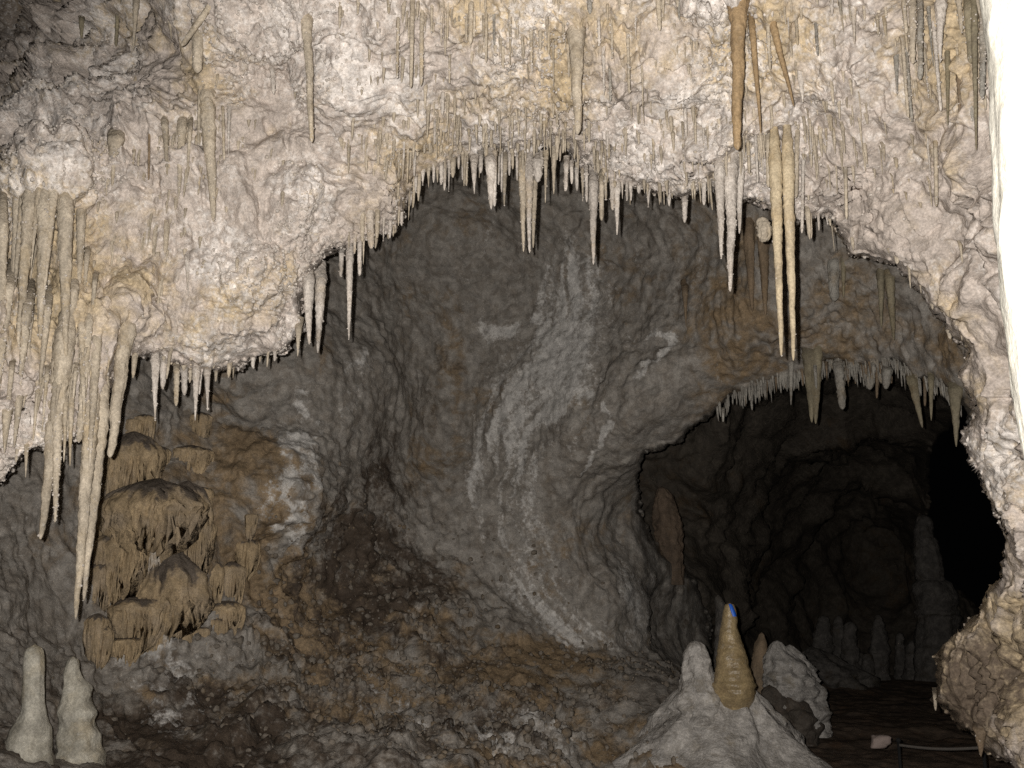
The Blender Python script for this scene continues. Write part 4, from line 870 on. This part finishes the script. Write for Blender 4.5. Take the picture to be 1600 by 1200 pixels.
mite('honey_stalagmite', [(1140, 943, 5), (1140, 946, 8), (1140, 956, 10), (1140, 968, 11.5), (1139, 980, 12), (1139, 984, 13.5), (1141, 1000, 16), (1142, 1018, 21), (1144, 1030, 24), (1145, 1038, 23.5), (1146, 1055, 28), (1147, 1072, 31), (1148, 1084, 31), (1149, 1096, 26), (1149, 1110, 18)], 8.62, 'honey', parent=mroot, n=40, lump=.05, ring=.14, seed=6, dense=1.5)
# blue strip on the tip of the honey stalagmite
bm_ = bpy.data.materials.new('blue_tape'); bm_.use_nodes = True
b = bm_.node_tree.nodes['Principled BSDF']; b.inputs['Base Color'].default_value = (.02, .13, .62, 1); b.inputs['Roughness'].default_value = .5
nz_ = bm_.node_tree.nodes.new('ShaderNodeTexNoise'); nz_.inputs['Scale'].default_value = 60
br = bm_.node_tree.nodes.new('ShaderNodeValToRGB'); br.color_ramp.elements[0].color = (.015, .10, .50, 1); br.color_ramp.elements[1].color = (.03, .17, .78, 1)
bm_.node_tree.links.new(nz_.outputs['Fac'], br.inputs[0]); bm_.node_tree.links.new(br.outputs[0], b.inputs['Base Color'])
s_ = 8.6 / F; V = []
ctr = at(1140, 952, 8.62)
for i, (yy, r_) in enumerate([(943.5, 6.5), (947, 9.3), (953, 11.0), (958, 11.9), (963, 12.4)]):
    zc = at(1140, yy, 8.62)[2]
    sh = .13 * i
    for ang in (-1.95 + sh, -1.65 + sh, -1.35 + sh):
        for rr in (r_ * s_, r_ * s_ + .004):
            V.append((rr * math.cos(ang), rr * math.sin(ang), zc - ctr[2]))
q = []
for i in range(4):
    for j in range(2):
        a0 = i * 6 + j * 2
        q += [(a0 + 1, a0 + 3, a0 + 9, a0 + 7), (a0, a0 + 6, a0 + 8, a0 + 2)]
    a0 = i * 6
    q += [(a0, a0 + 1, a0 + 7, a0 + 6), (a0 + 4, a0 + 10, a0 + 11, a0 + 5)]
tag(link('tape_strip', make_mesh('tape_strip', np.array(V), q), bm_, loc=ctr), 'small bright blue strip on the tip of the tall honey stalagmite', 'tape')

# behind the mound
mite('stalagmite', [(1190, 989, 3), (1190, 993, 4.5), (1190, 1000, 5), (1189, 1002, 9), (1188, 1020, 11), (1187, 1040, 13), (1184, 1060, 16), (1180, 1090, 18), (1180, 1160, 16)], 11.6, 'rust', 'slim brown stalagmite with a pale nub, between the mound and grey hump', seed=12, ring=.2)
hroot = bpy.data.objects.new('grey_hump', None); C.objects.link(hroot); hroot.location = at(1235, 1140, 11.2)
tag(hroot, 'leaning grey white hump of flowstone with dark rocks at its foot, behind the mound', 'flowstone')
mite('hump', [(1214, 1002, 5), (1214, 1006, 9), (1216, 1018, 16), (1222, 1034, 28), (1230, 1056, 38), (1238, 1080, 42), (1243, 1105, 42), (1246, 1125, 42), (1248, 1150, 42)], 11.4, 'mound', parent=hroot, n=64, lump=.24, lf=5, ring=.08, seed=21, dense=1.4)
mite('hump', [(1234, 1008, 4), (1234, 1012, 8), (1240, 1022, 13), (1252, 1050, 22), (1262, 1090, 16), (1264, 1145, 12)], 11.6, 'mound', parent=hroot, n=44, lump=.26, lf=5, seed=22, dense=1.4)
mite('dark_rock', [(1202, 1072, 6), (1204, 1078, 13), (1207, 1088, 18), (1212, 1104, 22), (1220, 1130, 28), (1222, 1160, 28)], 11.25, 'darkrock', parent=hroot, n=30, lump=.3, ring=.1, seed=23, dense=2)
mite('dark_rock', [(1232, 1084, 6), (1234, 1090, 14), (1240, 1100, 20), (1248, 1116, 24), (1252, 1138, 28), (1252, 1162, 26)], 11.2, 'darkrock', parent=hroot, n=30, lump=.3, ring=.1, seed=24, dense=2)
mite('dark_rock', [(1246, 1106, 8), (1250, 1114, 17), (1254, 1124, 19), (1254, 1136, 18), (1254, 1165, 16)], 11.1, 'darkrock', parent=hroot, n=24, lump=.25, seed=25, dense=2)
mite('rock_ridge', [(1268, 1012, 8), (1274, 1026, 26), (1284, 1040, 40), (1294, 1052, 50), (1298, 1062, 54), (1298, 1075, 54)], 18.4, 'farstal', 'low pale rocky ridge sloping right from behind the grey hump', 'rock', n=60, lump=.35, lf=5, seed=31, dense=1.6)
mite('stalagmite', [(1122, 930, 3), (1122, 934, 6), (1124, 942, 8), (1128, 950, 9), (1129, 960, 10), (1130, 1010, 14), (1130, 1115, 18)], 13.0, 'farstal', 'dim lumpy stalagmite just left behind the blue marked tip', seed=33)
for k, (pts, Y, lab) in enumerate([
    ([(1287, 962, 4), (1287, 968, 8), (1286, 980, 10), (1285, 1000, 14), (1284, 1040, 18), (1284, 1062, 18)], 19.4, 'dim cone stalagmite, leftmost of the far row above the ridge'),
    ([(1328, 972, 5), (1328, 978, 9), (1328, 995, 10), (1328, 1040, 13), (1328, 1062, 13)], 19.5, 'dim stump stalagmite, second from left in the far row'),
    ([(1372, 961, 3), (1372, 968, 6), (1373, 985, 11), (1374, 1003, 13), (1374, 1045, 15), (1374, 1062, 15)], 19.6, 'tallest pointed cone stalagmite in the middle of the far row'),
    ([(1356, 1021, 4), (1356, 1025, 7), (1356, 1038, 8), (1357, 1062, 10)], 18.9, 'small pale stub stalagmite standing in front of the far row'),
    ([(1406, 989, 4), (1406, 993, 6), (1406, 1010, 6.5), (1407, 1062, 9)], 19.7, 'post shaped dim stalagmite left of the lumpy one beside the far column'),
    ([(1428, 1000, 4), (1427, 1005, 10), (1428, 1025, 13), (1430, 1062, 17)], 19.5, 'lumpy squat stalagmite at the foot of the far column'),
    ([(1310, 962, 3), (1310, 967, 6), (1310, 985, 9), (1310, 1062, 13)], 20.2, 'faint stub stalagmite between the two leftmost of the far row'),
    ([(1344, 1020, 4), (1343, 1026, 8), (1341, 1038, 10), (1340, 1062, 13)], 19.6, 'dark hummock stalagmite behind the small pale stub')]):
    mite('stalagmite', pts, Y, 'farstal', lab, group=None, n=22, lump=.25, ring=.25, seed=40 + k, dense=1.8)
# far column with collars
croot = bpy.data.objects.new('cave_column', None); C.objects.link(croot); croot.location = at(1455, 1045, 18.2)
tag(croot, 'dim stepped dripstone column left of the black hole', 'column')
for k, pts in enumerate([[(1442, 806, 8), (1443, 815, 13), (1443, 838, 15), (1444, 850, 13)], [(1444, 838, 12), (1447, 843, 16), (1450, 870, 19), (1453, 905, 21), (1455, 912, 17)],
                         [(1454, 905, 17), (1457, 910, 26), (1460, 935, 29), (1464, 958, 31), (1464, 964, 26)], [(1462, 957, 24), (1464, 962, 33), (1466, 990, 32), (1462, 1015, 28), (1458, 1045, 26), (1456, 1064, 26)]]):
    mite('tier', pts, 19.2, 'farstal', parent=croot, n=36, lump=.14, ring=.1, seed=60 + k, flute=.25, dense=2)
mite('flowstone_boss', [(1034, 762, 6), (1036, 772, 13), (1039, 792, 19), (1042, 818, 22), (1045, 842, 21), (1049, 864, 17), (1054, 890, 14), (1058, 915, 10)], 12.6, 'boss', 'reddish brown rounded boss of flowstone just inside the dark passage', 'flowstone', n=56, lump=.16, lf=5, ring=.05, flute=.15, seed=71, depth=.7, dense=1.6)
# popcorn ball behind the honey pair
mite('popcorn_ball', [(1190, 340, 6), (1192, 347, 10), (1194, 358, 11), (1195, 368, 10), (1194, 376, 6)], 5.75, 'tan', 'round crusty popcorn ball hanging behind the honey coloured pair', 'mineral crust', n=40, lump=.22, lf=5, pop=.2, seed=73, dense=2)

# ------------------------------------------------------------------ bright column close on the right
ya = np.linspace(-1.6, 4.2, 300); cx_ = 1.535; cy_ = 1.62
sp_ = np.stack([cx_ + .03 * perlin(np.stack([ya * 1.3, 0 * ya, 0 * ya], -1)), cy_ + 0 * ya, ya + .2, 0.62 + .02 * perlin(np.stack([ya * .9, 0 * ya + 9, 0 * ya], -1))], -1)
ns = 220; ph = np.linspace(0, 2 * math.pi, ns, endpoint=False)
VV = np.stack([sp_[:, None, 0] + sp_[:, None, 3] * np.cos(ph), sp_[:, None, 1] + sp_[:, None, 3] * np.sin(ph), np.broadcast_to(sp_[:, None, 2], (300, ns))], -1).reshape(-1, 3)
nn = np.stack([np.broadcast_to(np.cos(ph), (300, ns)), np.broadcast_to(np.sin(ph), (300, ns)), np.zeros((300, ns))], -1).reshape(-1, 3)
dz_ = .022 * (billow(VV * 3.2, 2) - .3) + .005 * billow(VV * 11, 2) + .002 * billow(VV * 34, 2)
VV = VV + nn * dz_[:, None]
o = link('limestone_column', make_mesh('limestone_column', VV - np.array([cx_, cy_, 0]), grid_quads(300, ns, close=True)), M['burnt'], loc=(cx_, cy_, 0))
tag(o, 'glaring white rock column close up, cut by the right edge of the picture', 'column')

# ------------------------------------------------------------------ the path: rope, posts, a loose pale rock
def plain(name, col, rough=.7, sc_=40):
    m = bpy.data.materials.new(name); m.use_nodes = True; nt = m.node_tree; b = nt.nodes['Principled BSDF']; b.inputs['Roughness'].default_value = rough
    n = nt.nodes.new('ShaderNodeTexNoise'); n.inputs['Scale'].default_value = sc_; r = nt.nodes.new('ShaderNodeValToRGB')
    r.color_ramp.elements[0].color = (*[c * .65 for c in col], 1); r.color_ramp.elements[1].color = (*[min(1, c * 1.25) for c in col], 1)
    nt.links.new(n.outputs['Fac'], r.inputs[0]); nt.links.new(r.outputs[0], b.inputs['Base Color']); return m
M['rope'] = plain('pale_rope', (.14, .125, .11)); M['post'] = plain('black_post', (.006, .006, .006), .9)
# twisted rope
pa, pb = at(1404, 1164, 8.7), at(1536, 1168, 7.6)
t = np.linspace(0, 1, 420); cl = pa[None] + (pb - pa)[None] * t[:, None]; cl[:, 2] -= .02 * np.sin(t * math.pi)
strands = []; fq = []
for k in range(3):
    a_ = t * 2 * math.pi * 44 + k * 2 * math.pi / 3
    c_ = cl + 0.006 * np.stack([0 * t, np.cos(a_), np.sin(a_)], -1)
    th = np.linspace(0, 2 * math.pi, 5, endpoint=False)
    V = c_[:, None] + 0.006 * np.stack([0 * th, np.cos(th), np.sin(th)], -1)[None]
    fq.append(grid_quads(420, 5, close=True) + k * 2100); strands.append(V.reshape(-1, 3))
o = link('barrier_rope', make_mesh('barrier_rope', np.concatenate(strands) - pa, np.concatenate(fq)), M['rope'], loc=pa)
tag(o, 'thin pale twisted rope strung low over the dark floor, lower right', 'rope')
for (px_, Y, tz, lab) in ((1536, 7.6, 1164, 'thin black post holding the rope end under the lower right flowstone'), (1404, 8.7, 1161, 'thin black post at the far end of the pale rope')):
    tp = at(px_, tz, Y); hh = tp[2] + .03
    o = lathe('rope_post', [(tp[0], tp[1], -.03, .03), (tp[0], tp[1], .0, .03), (tp[0], tp[1], .01, .013), (tp[0], tp[1], hh * .5, .013), (tp[0], tp[1], hh - .02, .013), (tp[0], tp[1], hh - .018, .02), (tp[0], tp[1], hh, .02)], M['post'], n=12, lump=0, cap_top=True)
    tag(o, lab, 'post')
# loose rock
V, Fq = icosa()
import bmesh
bmm = bmesh.new(); bmesh.ops.create_icosphere(bmm, subdivisions=3, radius=1.0)
vv = np.array([v.co[:] for v in bmm.verts]); vv = np.sign(vv) * np.abs(vv) ** .8
vv = np.clip(vv + .25 * np.stack([perlin(vv * 1.4 + 5), perlin(vv * 1.4 + 25), perlin(vv * 1.4 + 55)], -1), -.85, .8) * np.array([.095, .07, .062]); vv += (.35 * perlin(vv * 22 + 5))[:, None] * vv; vv[:, 0] += .35 * vv[:, 2]
for v, c in zip(bmm.verts, vv): v.co = c
me = bpy.data.meshes.new('loose_rock'); bmm.to_mesh(me); bmm.free()
for p in me.polygons: p.use_smooth = True
M['pinkrock'] = plain('pinkish_rock', (.34, .27, .24), .8, 18)
lp = at(1377, 1158, 9.4)
o = link('loose_rock', me, M['pinkrock'], loc=lp); tag(o, 'small pale pinkish rock lying on the dark floor left of the rope', 'rock')
